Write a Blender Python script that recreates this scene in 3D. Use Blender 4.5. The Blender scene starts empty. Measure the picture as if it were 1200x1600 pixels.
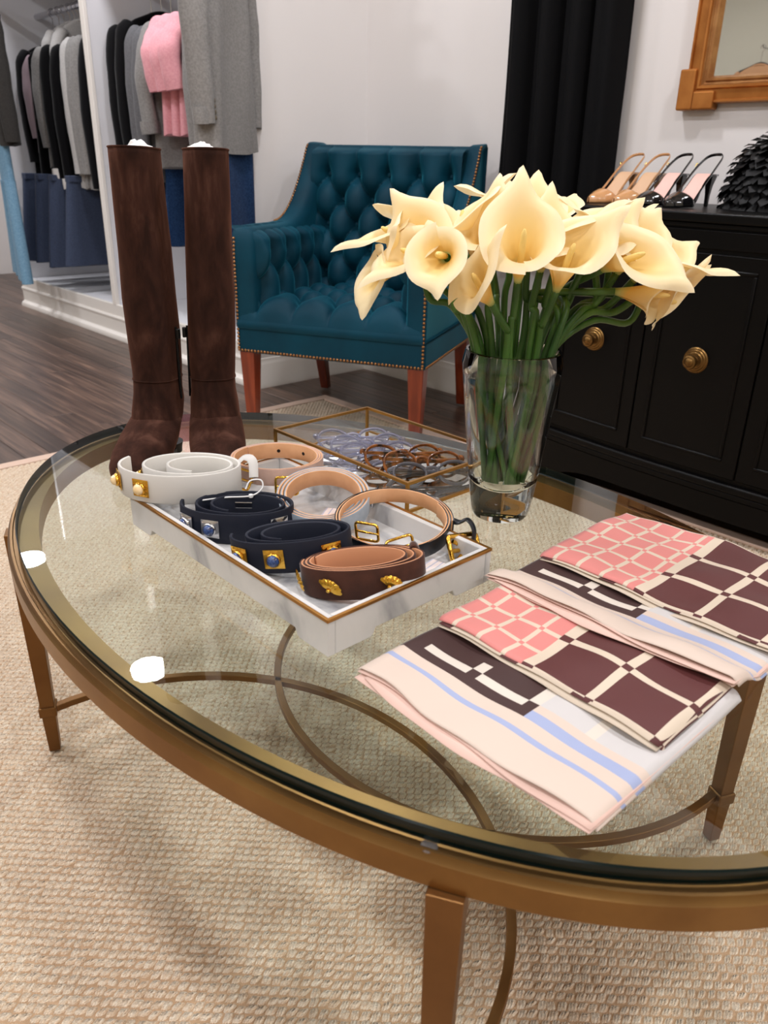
import bpy, bmesh, math, random
import numpy as np
from mathutils import Vector, Matrix

random.seed(7)
PI = math.pi
SC = bpy.context.scene
COL = SC.collection

# ------------------------------------------------------------------ camera
F_PX = 1240.0
cam_data = bpy.data.cameras.new('camera')
cam = bpy.data.objects.new('camera', cam_data)
COL.objects.link(cam)
CR = Vector((0.677045, 0.735668, 0.020064))      # right
CU = Vector((-0.308297, 0.258764, 0.915420))     # up
CF = Vector((-0.668253, 0.625967, -0.401999))    # forward
cam.matrix_world = Matrix(((CR.x, CU.x, -CF.x, 0), (CR.y, CU.y, -CF.y, 0), (CR.z, CU.z, -CF.z, 0.9), (0, 0, 0, 1)))
cam_data.sensor_fit = 'VERTICAL'
cam_data.sensor_height = 36.0
cam_data.lens = F_PX * 36.0 / 1600.0
cam_data.clip_start = 0.02
cam_data.dof.use_dof = True
cam_data.dof.focus_distance = 1.15
cam_data.dof.aperture_fstop = 9.0
SC.camera = cam

# ------------------------------------------------------------------ world and exposure
world = bpy.data.worlds.new('world')
SC.world = world
world.use_nodes = True
world.node_tree.nodes['Background'].inputs[0].default_value = (0.97, 0.98, 1.0, 1)
world.node_tree.nodes['Background'].inputs[1].default_value = 0.25
SC.view_settings.view_transform = 'Standard'
SC.view_settings.look = 'None'
SC.view_settings.exposure = 0.0
SC.view_settings.gamma = 1.0
SC.view_settings.use_curve_mapping = False
SC.cycles.transparent_max_bounces = 24
LIGHT_EMISSION = 178.0
CEIL_Z = 2.72
LIGHT_XS = (-5.6, -3.75, -1.9, -0.1, 1.7)
LIGHT_YS = (1.66, 0.0, -1.7)

# ------------------------------------------------------------------ helpers
def lin(c):
    if isinstance(c, str):
        c = [int(c[i:i + 2], 16) for i in (0, 2, 4)]
    out = []
    for v in c[:3]:
        v = v / 255.0
        out.append(v / 12.92 if v <= 0.04045 else ((v + 0.055) / 1.055) ** 2.4)
    return (out[0], out[1], out[2], 1.0)

MATS = {}
def mat(name, col, rough=0.5, metal=0.0, col2=None, nscale=20.0, bump=None, coat=0.0, sheen=0.0,
        sss=0.0, trans=0.0, ior=1.45, spec=0.5, stretch=None, detail=4.0, aniso=0.0, emit=0.0, alpha=1.0, sheen_tint=None):
    if name in MATS:
        return MATS[name]
    m = bpy.data.materials.new(name)
    m.use_nodes = True
    nt = m.node_tree
    b = nt.nodes['Principled BSDF']
    b.inputs['Base Color'].default_value = lin(col)
    b.inputs['Roughness'].default_value = rough
    b.inputs['Metallic'].default_value = metal
    b.inputs['IOR'].default_value = ior
    b.inputs['Specular IOR Level'].default_value = spec
    b.inputs['Coat Weight'].default_value = coat
    b.inputs['Coat Roughness'].default_value = 0.08
    b.inputs['Sheen Weight'].default_value = sheen
    b.inputs['Sheen Roughness'].default_value = 0.35
    if sheen_tint: b.inputs['Sheen Tint'].default_value = lin(sheen_tint)
    b.inputs['Transmission Weight'].default_value = trans
    b.inputs['Anisotropic'].default_value = aniso
    if sss:
        b.inputs['Subsurface Weight'].default_value = sss
        b.inputs['Subsurface Radius'].default_value = (0.01, 0.006, 0.003)
        b.inputs['Subsurface Scale'].default_value = 0.5
    if emit:
        b.inputs['Emission Color'].default_value = lin(col)
        b.inputs['Emission Strength'].default_value = emit
    tc = None
    if col2 or bump:
        tc = nt.nodes.new('ShaderNodeTexCoord')
        mp = nt.nodes.new('ShaderNodeMapping')
        if stretch: mp.inputs['Scale'].default_value = stretch
        nt.links.new(tc.outputs['Object'], mp.inputs['Vector'])
    if col2:
        nz = nt.nodes.new('ShaderNodeTexNoise')
        nz.inputs['Scale'].default_value = nscale
        nz.inputs['Detail'].default_value = detail
        nt.links.new(mp.outputs['Vector'], nz.inputs['Vector'])
        cr = nt.nodes.new('ShaderNodeValToRGB')
        cr.color_ramp.elements[0].position = 0.35
        cr.color_ramp.elements[1].position = 0.65
        cr.color_ramp.elements[0].color = lin(col)
        cr.color_ramp.elements[1].color = lin(col2)
        nt.links.new(nz.outputs['Fac'], cr.inputs['Fac'])
        nt.links.new(cr.outputs['Color'], b.inputs['Base Color'])
    if bump:
        nz2 = nt.nodes.new('ShaderNodeTexNoise')
        nz2.inputs['Scale'].default_value = bump[0]
        nz2.inputs['Detail'].default_value = 3.0
        nt.links.new(mp.outputs['Vector'], nz2.inputs['Vector'])
        bp = nt.nodes.new('ShaderNodeBump')
        bp.inputs['Strength'].default_value = bump[1]
        bp.inputs['Distance'].default_value = bump[2] if len(bump) > 2 else 0.002
        nt.links.new(nz2.outputs['Fac'], bp.inputs['Height'])
        nt.links.new(bp.outputs['Normal'], b.inputs['Normal'])
    MATS[name] = m
    return m

def thin_glass(name, tint, ior=1.5, rough=0.0):
    """clear sheet glass: Fresnel mix of a see-through and a mirror surface"""
    if name in MATS: return MATS[name]
    m = bpy.data.materials.new(name); m.use_nodes = True
    nt = m.node_tree
    nt.nodes.remove(nt.nodes['Principled BSDF'])
    out = nt.nodes['Material Output']
    tr = nt.nodes.new('ShaderNodeBsdfTransparent'); tr.inputs[0].default_value = tint
    gl = nt.nodes.new('ShaderNodeBsdfGlossy'); gl.inputs[0].default_value = (1, 1, 1, 1); gl.inputs['Roughness'].default_value = rough
    fr = nt.nodes.new('ShaderNodeFresnel'); fr.inputs[0].default_value = ior
    geo = nt.nodes.new('ShaderNodeNewGeometry')
    # the sheet has no inside: use the front-face Fresnel on both sides
    mx = nt.nodes.new('ShaderNodeMixShader')
    lw = nt.nodes.new('ShaderNodeLayerWeight'); lw.inputs['Blend'].default_value = 0.5
    # Schlick from facing
    pw = nt.nodes.new('ShaderNodeMath'); pw.operation = 'POWER'; pw.inputs[1].default_value = 5.0
    nt.links.new(lw.outputs['Facing'], pw.inputs[0])
    ma = nt.nodes.new('ShaderNodeMath'); ma.operation = 'MULTIPLY_ADD'
    f0 = ((ior - 1) / (ior + 1)) ** 2
    ma.inputs[1].default_value = 1 - f0; ma.inputs[2].default_value = f0
    nt.links.new(pw.outputs[0], ma.inputs[0])
    nt.links.new(ma.outputs[0], mx.inputs[0])
    nt.links.new(tr.outputs[0], mx.inputs[1]); nt.links.new(gl.outputs[0], mx.inputs[2])
    nt.links.new(mx.outputs[0], out.inputs[0])
    nt.nodes.remove(fr); nt.nodes.remove(geo)
    MATS[name] = m
    return m

class MB:
    def __init__(s):
        s.v = []; s.f = []; s.m = []
    def add(s, verts, faces, mi=0, M=None):
        o = len(s.v)
        if M is not None:
            verts = [M @ Vector(p) for p in verts]
        s.v.extend([tuple(p) for p in verts])
        for k, f in enumerate(faces):
            s.f.append(tuple(i + o for i in f))
            s.m.append(mi[k] if isinstance(mi, (list, tuple)) else mi)
        return s
    def box(s, x0, x1, y0, y1, z0, z1, mi=0, M=None):
        v = [(x0, y0, z0), (x1, y0, z0), (x1, y1, z0), (x0, y1, z0), (x0, y0, z1), (x1, y0, z1), (x1, y1, z1), (x0, y1, z1)]
        f = [(0, 3, 2, 1), (4, 5, 6, 7), (0, 1, 5, 4), (1, 2, 6, 5), (2, 3, 7, 6), (3, 0, 4, 7)]
        return s.add(v, f, mi, M)
    def grid(s, fn, nu, nv, cu=False, cv=False, mi=0, M=None, flip=False):
        """fn(u,v) for u in 0..1 (nu cells), v in 0..1 (nv cells)"""
        cu_n = nu if cu else nu + 1
        cv_n = nv if cv else nv + 1
        v = [fn(i / nu, j / nv) for j in range(cv_n) for i in range(cu_n)]
        f = []; mm = []
        for j in range(nv):
            for i in range(nu):
                a = j * cu_n + i; b = j * cu_n + (i + 1) % cu_n
                j2 = (j + 1) % cv_n
                c = j2 * cu_n + (i + 1) % cu_n; d = j2 * cu_n + i
                f.append((a, d, c, b) if flip else (a, b, c, d))
                mm.append(mi((i + .5) / nu, (j + .5) / nv) if callable(mi) else mi)
        return s.add(v, f, mm, M)
    def tube(s, path, r, n=8, mi=0, closed=False, caps=True, M=None, flat=None):
        """round (or flat = (ratio_a, ratio_b)) tube along a list of points"""
        P = [Vector(p) for p in path]; k = len(P)
        rs = r if isinstance(r, (list, tuple)) else [r] * k
        T = []
        for i in range(k):
            if closed: t = P[(i + 1) % k] - P[i - 1]
            else: t = P[min(i + 1, k - 1)] - P[max(i - 1, 0)]
            T.append(t.normalized() if t.length > 1e-9 else Vector((0, 0, 1)))
        up = Vector((0, 0, 1)) if abs(T[0].z) < 0.9 else Vector((1, 0, 0))
        N = (up - T[0] * up.dot(T[0])).normalized()
        verts = []
        for i in range(k):
            N = (N - T[i] * N.dot(T[i]))
            N = N.normalized() if N.length > 1e-6 else T[i].orthogonal().normalized()
            B = T[i].cross(N)
            for j in range(n):
                a = 2 * PI * j / n
                fa, fb = flat if flat else (1, 1)
                verts.append(P[i] + (N * math.cos(a) * fa + B * math.sin(a) * fb) * rs[i])
        faces = []
        rng = k if closed else k - 1
        for i in range(rng):
            for j in range(n):
                a = i * n + j; b = i * n + (j + 1) % n
                c = ((i + 1) % k) * n + (j + 1) % n; d = ((i + 1) % k) * n + j
                faces.append((a, b, c, d))
        if caps and not closed:
            faces.append(tuple(range(n - 1, -1, -1)))
            faces.append(tuple((k - 1) * n + j for j in range(n)))
        return s.add(verts, faces, mi, M)
    def lathe(s, prof, n=32, mi=0, M=None, caps=True, smooth_close=False):
        k = len(prof); verts = []; faces = []
        for (r, z) in prof:
            for j in range(n):
                a = 2 * PI * j / n
                verts.append((r * math.cos(a), r * math.sin(a), z))
        for i in range(k - 1):
            for j in range(n):
                faces.append((i * n + j, i * n + (j + 1) % n, (i + 1) * n + (j + 1) % n, (i + 1) * n + j))
        if caps:
            if prof[0][0] > 1e-6: faces.append(tuple(range(n - 1, -1, -1)))
            if prof[-1][0] > 1e-6: faces.append(tuple((k - 1) * n + j for j in range(n)))
        return s.add(verts, faces, mi, M)
    def sweep(s, path, prof, closed=False, ups=None, mi=0, caps=True, M=None):
        """profile [(a,b)]: a along the side (right of travel), b along up"""
        P = [Vector(p) for p in path]; k = len(P); n = len(prof); verts = []
        for i in range(k):
            if closed: t = (P[(i + 1) % k] - P[i - 1]).normalized()
            else: t = (P[min(i + 1, k - 1)] - P[max(i - 1, 0)]).normalized()
            up = Vector(ups[i]) if isinstance(ups, list) else Vector(ups or (0, 0, 1))
            side = t.cross(up).normalized(); u2 = side.cross(t).normalized()
            for (a, b) in prof: verts.append(P[i] + side * a + u2 * b)
        faces = []
        for i in range(k if closed else k - 1):
            for j in range(n):
                faces.append((i * n + j, i * n + (j + 1) % n, ((i + 1) % k) * n + (j + 1) % n, ((i + 1) % k) * n + j))
        if caps and not closed:
            faces.append(tuple(range(n - 1, -1, -1))); faces.append(tuple((k - 1) * n + j for j in range(n)))
        return s.add(verts, faces, mi, M)
    def mesh(s, name, mats, smooth=35):
        me = bpy.data.meshes.new(name)
        me.from_pydata(s.v, [], s.f)
        for m in (mats if isinstance(mats, (list, tuple)) else [mats]): me.materials.append(m)
        if len(me.polygons):
            me.polygons.foreach_set('material_index', s.m)
            bm = bmesh.new(); bm.from_mesh(me)
            bmesh.ops.recalc_face_normals(bm, faces=bm.faces)
            bm.to_mesh(me); bm.free()
            if smooth:
                me.polygons.foreach_set('use_smooth', [True] * len(me.polygons))
                if smooth < 180: me.set_sharp_from_angle(angle=math.radians(smooth))
        me.update()
        return me
    def build(s, name, mats, parent=None, smooth=35, bevel=0.0, seg=2, loc=None, rot=None, solid=0.0, subsurf=0):
        o = bpy.data.objects.new(name, s.mesh(name, mats, smooth))
        COL.objects.link(o)
        if parent: o.parent = parent
        if loc is not None: o.location = loc
        if rot is not None: o.rotation_euler = rot
        if solid:
            md = o.modifiers.new('solid', 'SOLIDIFY'); md.thickness = solid; md.offset = 0
        if subsurf:
            md = o.modifiers.new('subsurf', 'SUBSURF'); md.levels = subsurf; md.render_levels = subsurf
        if bevel:
            md = o.modifiers.new('bevel', 'BEVEL'); md.width = bevel; md.segments = seg; md.limit_method = 'ANGLE'; md.angle_limit = math.radians(40)
        return o

def inst(src, name, parent=None, loc=None, rot=None, scale=None):
    o = src.copy(); o.name = name; COL.objects.link(o)
    o.parent = parent
    if loc is not None: o.location = loc
    if rot is not None: o.rotation_euler = rot
    if scale is not None: o.scale = scale
    return o

def tag(o, label, cat, group=None):
    o['label'] = label; o['category'] = cat
    if group: o['group'] = group
    return o

def thing(name, label, cat, loc=(0, 0, 0), rz=0.0, group=None, rot=None):
    o = bpy.data.objects.new(name, None); COL.objects.link(o)
    o.empty_display_size = 0.05
    o.location = loc; o.rotation_euler = rot if rot else (0, 0, rz)
    return tag(o, label, cat, group)

def struct(o):
    o['kind'] = 'structure'; return o

def smooth_path(pts, n=8, closed=False):
    """Catmull-Rom through points"""
    P = [Vector(p) for p in pts]; k = len(P); out = []
    rng = k if closed else k - 1
    for i in range(rng):
        p0 = P[(i - 1) % k] if closed or i > 0 else P[i] * 2 - P[i + 1]
        p1 = P[i]; p2 = P[(i + 1) % k]
        p3 = P[(i + 2) % k] if closed or i + 2 < k else p2 * 2 - p1
        for j in range(n):
            t = j / n
            out.append(0.5 * ((2 * p1) + (p2 - p0) * t + (2 * p0 - 5 * p1 + 4 * p2 - p3) * t * t + (3 * p1 - p0 - 3 * p2 + p3) * t ** 3))
    if not closed: out.append(P[-1])
    return out

def sstep(a, b, x):
    t = min(1, max(0, (x - a) / (b - a))); return t * t * (3 - 2 * t)
# ------------------------------------------------------------------ room shell
M_wall = mat('wall_paint', (226, 222, 220), rough=0.7, bump=(60, 0.04, 0.001))
M_trim = mat('trim_paint', (236, 231, 224), rough=0.4)
M_ceil = mat('ceiling_paint', (215, 209, 196), rough=0.85)
M_warm_wall = mat('taupe_wall', (196, 189, 172), rough=0.8)

def wall(name, x0, x1, y0, y1, z0, z1, m):
    return struct(MB().box(x0, x1, y0, y1, z0, z1).build(name, m, smooth=0))
RX0, RX1, RY0, RY1 = -7.2, 2.7, -3.0, 2.52
wall('wall_back', RX0, RX1, RY1, RY1 + 0.1, -0.05, CEIL_Z, M_wall)
wall('wall_left', RX0 - 0.1, RX0, RY0, RY1 + 0.1, -0.05, CEIL_Z, M_wall)
wall('wall_right', RX1, RX1 + 0.1, RY0, RY1 + 0.1, -0.05, CEIL_Z, M_warm_wall)
wall('wall_front', RX0, RX1, RY0 - 0.1, RY0, -0.05, CEIL_Z, M_warm_wall)
wall('wall_closet_side', -2.90, -2.85, 1.90, RY1, -0.01, CEIL_Z, M_wall)
ceil = wall('ceiling', RX0 - 0.1, RX1 + 0.1, RY0 - 0.1, RY1 + 0.1, CEIL_Z, CEIL_Z + 0.1, M_ceil)

# floor: sub floor and planks
M_wood = bpy.data.materials.new('dark_wood'); M_wood.use_nodes = True
def wood_nodes(m, c0, c1, c2, scale=(1.2, 26, 26), rough=0.3, bump=0.12):
    nt = m.node_tree; b = nt.nodes['Principled BSDF']
    tc = nt.nodes.new('ShaderNodeTexCoord'); mp = nt.nodes.new('ShaderNodeMapping'); mp.inputs['Scale'].default_value = scale
    oi = nt.nodes.new('ShaderNodeObjectInfo')
    ad = nt.nodes.new('ShaderNodeVectorMath'); ad.operation = 'ADD'
    sc = nt.nodes.new('ShaderNodeVectorMath'); sc.operation = 'SCALE'; sc.inputs['Scale'].default_value = 37.0
    cv = nt.nodes.new('ShaderNodeCombineXYZ')
    for i in range(3): nt.links.new(oi.outputs['Random'], cv.inputs[i])
    nt.links.new(cv.outputs[0], sc.inputs[0])
    nt.links.new(tc.outputs['Object'], mp.inputs['Vector'])
    nt.links.new(mp.outputs['Vector'], ad.inputs[0]); nt.links.new(sc.outputs['Vector'], ad.inputs[1])
    nz = nt.nodes.new('ShaderNodeTexNoise'); nz.inputs['Scale'].default_value = 2.2; nz.inputs['Detail'].default_value = 6; nz.inputs['Distortion'].default_value = 0.6
    nt.links.new(ad.outputs['Vector'], nz.inputs['Vector'])
    cr = nt.nodes.new('ShaderNodeValToRGB')
    cr.color_ramp.elements[0].position = 0.25; cr.color_ramp.elements[0].color = lin(c0)
    cr.color_ramp.elements[1].position = 0.75; cr.color_ramp.elements[1].color = lin(c2)
    e = cr.color_ramp.elements.new(0.5); e.color = lin(c1)
    nt.links.new(nz.outputs['Fac'], cr.inputs['Fac'])
    hs = nt.nodes.new('ShaderNodeHueSaturation')
    mr = nt.nodes.new('ShaderNodeMapRange'); mr.inputs['To Min'].default_value = 0.65; mr.inputs['To Max'].default_value = 1.35
    nt.links.new(oi.outputs['Random'], mr.inputs['Value']); nt.links.new(mr.outputs['Result'], hs.inputs['Value'])
    nt.links.new(cr.outputs['Color'], hs.inputs['Color']); nt.links.new(hs.outputs['Color'], b.inputs['Base Color'])
    b.inputs['Roughness'].default_value = rough
    bp = nt.nodes.new('ShaderNodeBump'); bp.inputs['Strength'].default_value = bump; bp.inputs['Distance'].default_value = 0.002
    nt.links.new(nz.outputs['Fac'], bp.inputs['Height']); nt.links.new(bp.outputs['Normal'], b.inputs['Normal'])
wood_nodes(M_wood, (58, 44, 38), (84, 65, 55), (124, 98, 82), rough=0.34)
floor = struct(MB().box(RX0 - .1, RX1 + .1, RY0 - .1, RY1 + .1, -0.08, -0.021).build('floor', mat('floor_joint', (26, 20, 18), rough=0.6), smooth=0))
def plank_mesh(L, W):
    c = 0.0016
    v = []; z = 0.013
    mb = MB()
    v = [(0, 0, 0), (L, 0, 0), (L, W, 0), (0, W, 0), (0, 0, z - c), (L, 0, z - c), (L, W, z - c), (0, W, z - c),
         (c, c, z), (L - c, c, z), (L - c, W - c, z), (c, W - c, z)]
    f = [(0, 1, 5, 4), (1, 2, 6, 5), (2, 3, 7, 6), (3, 0, 4, 7), (4, 5, 9, 8), (5, 6, 10, 9), (6, 7, 11, 10), (7, 4, 8, 11), (8, 9, 10, 11)]
    return mb.add(v, f).mesh('plank', M_wood, smooth=0)
PW = 0.083
plank_meshes = [plank_mesh(L, PW - 0.0012) for L in (1.1, 1.5, 1.9, 2.3)]
y = -0.85; nplank = 0
while y < RY1:
    x = RX0 - random.random() * 1.2
    while x < RX1:
        k = random.randrange(4); L = (1.1, 1.5, 1.9, 2.3)[k]
        # leave out what the rug or the wardrobe covers for good
        if not (x > -2.5 and x + L < 2.6 and y < 1.9) and not (y > 2.0 and x > -1.2) and x + L > RX0 + 0.1 and x + L < RX1 + 2:
            o = bpy.data.objects.new('plank', plank_meshes[k]); COL.objects.link(o); o.parent = floor; o.location = (x, y, -0.021); nplank += 1
        x += L + 0.0012
    y += PW

# baseboards
def base_profile():
    return [(0, 0), (-0.018, 0), (-0.018, 0.018), (-0.013, 0.03), (-0.013, 0.10), (-0.010, 0.108), (-0.006, 0.118), (-0.006, 0.125), (0, 0.128)]
def baseboard(name, p0, p1):
    return struct(MB().sweep([p0, p1], base_profile()).build(name, M_trim, smooth=30))
Z0 = -0.008
baseboard('baseboard_back', (RX1, RY1, Z0), (-2.85, RY1, Z0))
baseboard('baseboard_closet_side', (-2.85, RY1, Z0), (-2.85, 1.90, Z0))

# ceiling downlights
M_lamp = mat('lamp_glow', (250, 250, 255), emit=LIGHT_EMISSION)
M_white_metal = mat('white_metal', (235, 233, 230), rough=0.4)
lamp_mesh = MB().lathe([(0.0, 0.0), (0.105, 0.0)], 32, caps=False).mesh('lens', M_lamp)
ring_mesh = MB().lathe([(0.104, 0.000), (0.104, -0.008), (0.125, -0.008), (0.135, -.002), (0.135, 0.0)], 32, caps=False).mesh('trim_ring', M_white_metal)
for i, lx in enumerate(LIGHT_XS):
    for j, ly in enumerate(LIGHT_YS):
        lab = 'recessed downlight whose round reflection lies at the far left table edge' if (i, j) == (0, 0) else 'recessed downlight whose round reflection lies near the front table rim' if (i, j) == (1, 0) else 'round white recessed downlight glowing in the ceiling'
        t = thing('ceiling_light', lab, 'ceiling light', (lx, ly, CEIL_Z), 0, 'recessed downlights in the ceiling')
        o = bpy.data.objects.new('lens', lamp_mesh); COL.objects.link(o); o.parent = t; o.location = (0, 0, -0.0085)
        o = bpy.data.objects.new('trim_ring', ring_mesh); COL.objects.link(o); o.parent = t

# ------------------------------------------------------------------ wardrobe (built-in closet)
M_cab = mat('closet_white', (226, 226, 230), rough=0.45)
CFY = 1.905   # front plane
wd = thing('open_wardrobe', 'white built-in open wardrobe with two hanging bays and moulded plinth', 'wardrobe', (-4.2, CFY, -0.008))
def wbox(name, x0, x1, y0, y1, z0, z1, m=M_cab, bevel=0.003):
    ox, oy, oz = -4.2, CFY, -0.008
    return MB().box(x0 - ox, x1 - ox, y0 - oy, y1 - oy, z0 - oz, z1 - oz).build(name, m, wd, smooth=0, bevel=bevel)
wbox('back_panel', -5.52, -2.9, 2.49, 2.515, 0.0, 2.6)
wbox('side_panel', -5.54, -5.50, CFY, 2.49, 0.17, 2.6)
wbox('side_panel', -4.20, -4.165, CFY + .012, 2.49, 0.17, 2.6)
wbox('side_panel', -2.945, -2.90, CFY, 2.49, 0.17, 2.6)
wbox('face_stile', -4.205, -4.16, CFY - .008, CFY + .012, 0.17, 2.6, M_trim)
wbox('bottom_shelf', -5.54, -2.90, CFY, 2.49, 0.15, 0.17)
wbox('top_shelf', -5.50, -4.20, CFY + .02, 2.49, 1.86, 1.885)
wbox('top_shelf', -4.165, -2.945, CFY + .02, 2.49, 1.86, 1.885)
wbox('bottom_rail', -5.54, -2.90, CFY - .008, CFY + .012, 0.118, 0.178, M_trim)
pl = MB()
pl.sweep([(-1.34, 0, 0), (1.3, 0, 0)], [(0.0, 0.0), (0.028, 0.0), (0.03, 0.012), (0.026, 0.026), (0.014, 0.034), (0.010, 0.04), (0.010, 0.10), (0.014, 0.106), (0.016, 0.116), (0.012, 0.126), (0.0, 0.126)])
pl.sweep([(-1.34, 0.6, 0), (-1.34, 0, 0)], [(0.0, 0.0), (0.028, 0.0), (0.03, 0.012), (0.026, 0.026), (0.014, 0.034), (0.010, 0.04), (0.010, 0.10), (0.014, 0.106), (0.016, 0.116), (0.012, 0.126), (0.0, 0.126)])
pl.build('plinth', M_trim, wd, smooth=30)
M_chrome = mat('chrome', (200, 200, 205), rough=0.12, metal=1.0)
ROD_Y, ROD_Z = 2.21, 1.66
for xa, xb in ((-5.50, -4.20), (-4.165, -2.945)):
    MB().tube([(xa + 4.2, ROD_Y - CFY, ROD_Z + .008), (xb + 4.2, ROD_Y - CFY, ROD_Z + .008)], 0.016, 14).build('hanging_rod', M_chrome, wd)
# ------------------------------------------------------------------ rug
M_rug = mat('rug_base', (168, 138, 108), rough=0.95, col2=(184, 154, 124), nscale=45, bump=(170, 0.6, 0.006))
M_yarn = mat('rug_yarn', (232, 203, 172), rough=0.95, col2=(254, 237, 214), nscale=150.0, detail=3.0, bump=(420, 1.0, 0.004), stretch=(3.0, 0.6, 1))
M_tape = mat('rug_border', (205, 178, 160), rough=0.9, bump=(600, 0.3, 0.001))
RGX0, RGX1, RGY0, RGY1 = -2.56, 2.4, -2.4, 2.045
rug = thing('woven_rug', 'large beige woven sisal rug with a pinkish bound edge', 'rug', (0, 0, -0.008))
MB().box(RGX0, RGX1, RGY0, RGY1, 0, 0.0015).build('rug_backing', M_rug, rug, smooth=0)
bt = 0.042
b = MB()
b.box(RGX0 - .002, RGX0 + bt, RGY0, RGY1, 0.0, 0.0085); b.box(RGX1 - bt, RGX1, RGY0, RGY1, 0.0, 0.0085)
b.box(RGX0 + bt, RGX1 - bt, RGY1 - bt, RGY1 + .002, 0.0, 0.0085); b.box(RGX0 + bt, RGX1 - bt, RGY0, RGY0 + bt, 0.0, 0.0085)
b.build('border_tape', M_tape, rug, smooth=0, bevel=0.002)
def weave():
    S = 0.0086
    xs0, xs1, ys0, ys1 = RGX0 + bt, 0.42, -0.30, RGY1 - bt
    I, J = np.meshgrid(np.arange(int((xs1 - xs0) / S)), np.arange(int((ys1 - ys0) / S)), indexing='ij')
    keep = (I + J) % 2 == 0
    cx = xs0 + (I[keep] + .5) * S; cy = ys0 + (J[keep] + .5) * S
    rng = np.random.default_rng(3)
    # only what lies within reach of the view
    dist = np.hypot(cx, cy); ang = np.degrees(np.arctan2(cy, cx))
    k2 = (dist < 3.3) & ((dist < 0.75) | ((ang > 88) & (ang < 182)))
    cx = cx[k2]; cy = cy[k2]; n = len(cx)
    cx = cx + rng.normal(0, .0005, n); cy = cy + rng.normal(0, .0005, n)
    hh = 0.0068 + rng.normal(0, .0006, n)
    rot = np.radians(18) + rng.normal(0, .16, n)
    NU, NV = 8, 4
    u = np.array([-1, -.72, -.45, -.16, .16, .45, .72, 1.]); v = np.array([-1, -.5, .5, 1.])
    ridge = np.array([0, .86, .45, 1.0, .50, .95, .42, 0.])
    U, V = np.meshgrid(u, v, indexing='ij'); Rg = np.meshgrid(ridge, v, indexing='ij')[0].ravel(); U = U.ravel(); V = V.ravel()
    prof = Rg * np.clip(1 - np.abs(V) ** 2.0, 0, 1) ** .6
    ju = 1 + rng.normal(0, .07, n)[:, None]; jv = 1 + rng.normal(0, .07, n)[:, None]
    # row direction runs diagonally across the rug, strands lean over it
    a1 = np.radians(47) + rng.normal(0, .09, n)[:, None]; a2 = np.radians(108) + rng.normal(0, .14, n)[:, None]
    tap = 1 - .30 * V ** 2
    X = cx[:, None] + U * tap * .0062 * ju * np.cos(a1) + V * .0066 * jv * np.cos(a2)
    Y = cy[:, None] + U * tap * .0062 * ju * np.sin(a1) + V * .0066 * jv * np.sin(a2)
    Z = 0.0004 + hh[:, None] * 1.05 * prof[None, :]
    co = np.stack([X, Y, Z], -1).reshape(-1, 3).astype(np.float32)
    q = []
    for i in range(NU - 1):
        for j in range(NV - 1):
            q.append((i * NV + j, (i + 1) * NV + j, (i + 1) * NV + j + 1, i * NV + j + 1))
    q = np.array(q); Fc = (q[None] + (np.arange(n) * NU * NV)[:, None, None]).reshape(-1).astype(np.int32)
    me = bpy.data.meshes.new('loop_pile')
    me.vertices.add(len(co)); me.vertices.foreach_set('co', co.ravel())
    me.loops.add(len(Fc)); me.loops.foreach_set('vertex_index', Fc)
    nf = len(Fc) // 4
    me.polygons.add(nf); me.polygons.foreach_set('loop_start', np.arange(nf, dtype=np.int32) * 4)
    me.polygons.foreach_set('loop_total', np.full(nf, 4, np.int32))
    me.polygons.foreach_set('use_smooth', np.ones(nf, bool))
    me.materials.append(M_yarn); me.update(calc_edges=True); me.validate()
    o = bpy.data.objects.new('loop_pile', me); COL.objects.link(o); o.parent = rug; o['kind'] = 'stuff'
weave()

# ------------------------------------------------------------------ oval glass coffee table
TZ = 0.444
TCX, TCY = -0.72, 0.644
TA, TB = 0.655, 0.398
M_brass = mat('aged_brass', (124, 92, 54), rough=0.34, metal=0.9, col2=(146, 112, 66), nscale=9, bump=(90, 0.05, 0.001))
M_brass_leg = mat('brass_leg', (112, 78, 44), rough=0.42, metal=0.85, col2=(128, 92, 54), nscale=9)
M_top = thin_glass('table_glass', (0.940, 0.992, 0.978, 1), 1.66)
M_under = thin_glass('table_glass_underside', (0.940, 0.992, 0.978, 1), 1.12)
M_edge = mat('glass_edge', (4, 20, 19), rough=0.15, spec=0.3)
tbl = thing('coffee_table', 'oval glass-topped coffee table with aged brass rim and tapered legs', 'coffee table', (TCX, TCY, 0))
def ell(a, b, off, n):
    out = []
    for i in range(n):
        t = 2 * PI * i / n
        nx, ny = b * math.cos(t), a * math.sin(t); l = math.hypot(nx, ny)
        out.append((a * math.cos(t) + off * nx / l, b * math.sin(t) + off * ny / l))
    return out
def ell_ring(prof, n=160, mi=0, mb=None, close=True):
    mb = mb or MB(); k = len(prof); v = []; f = []
    rings = [ell(TA, TB, o, n) for o, z in prof]
    for (o, z), r in zip(prof, rings): v += [(x, y, z) for x, y in r]
    for i in range(k if close else k - 1):
        for j in range(n):
            i2 = (i + 1) % k
            f.append((i * n + j, i * n + (j + 1) % n, i2 * n + (j + 1) % n, i2 * n + j))
    return mb.add(v, f, mi)
GT = 0.015
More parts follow.
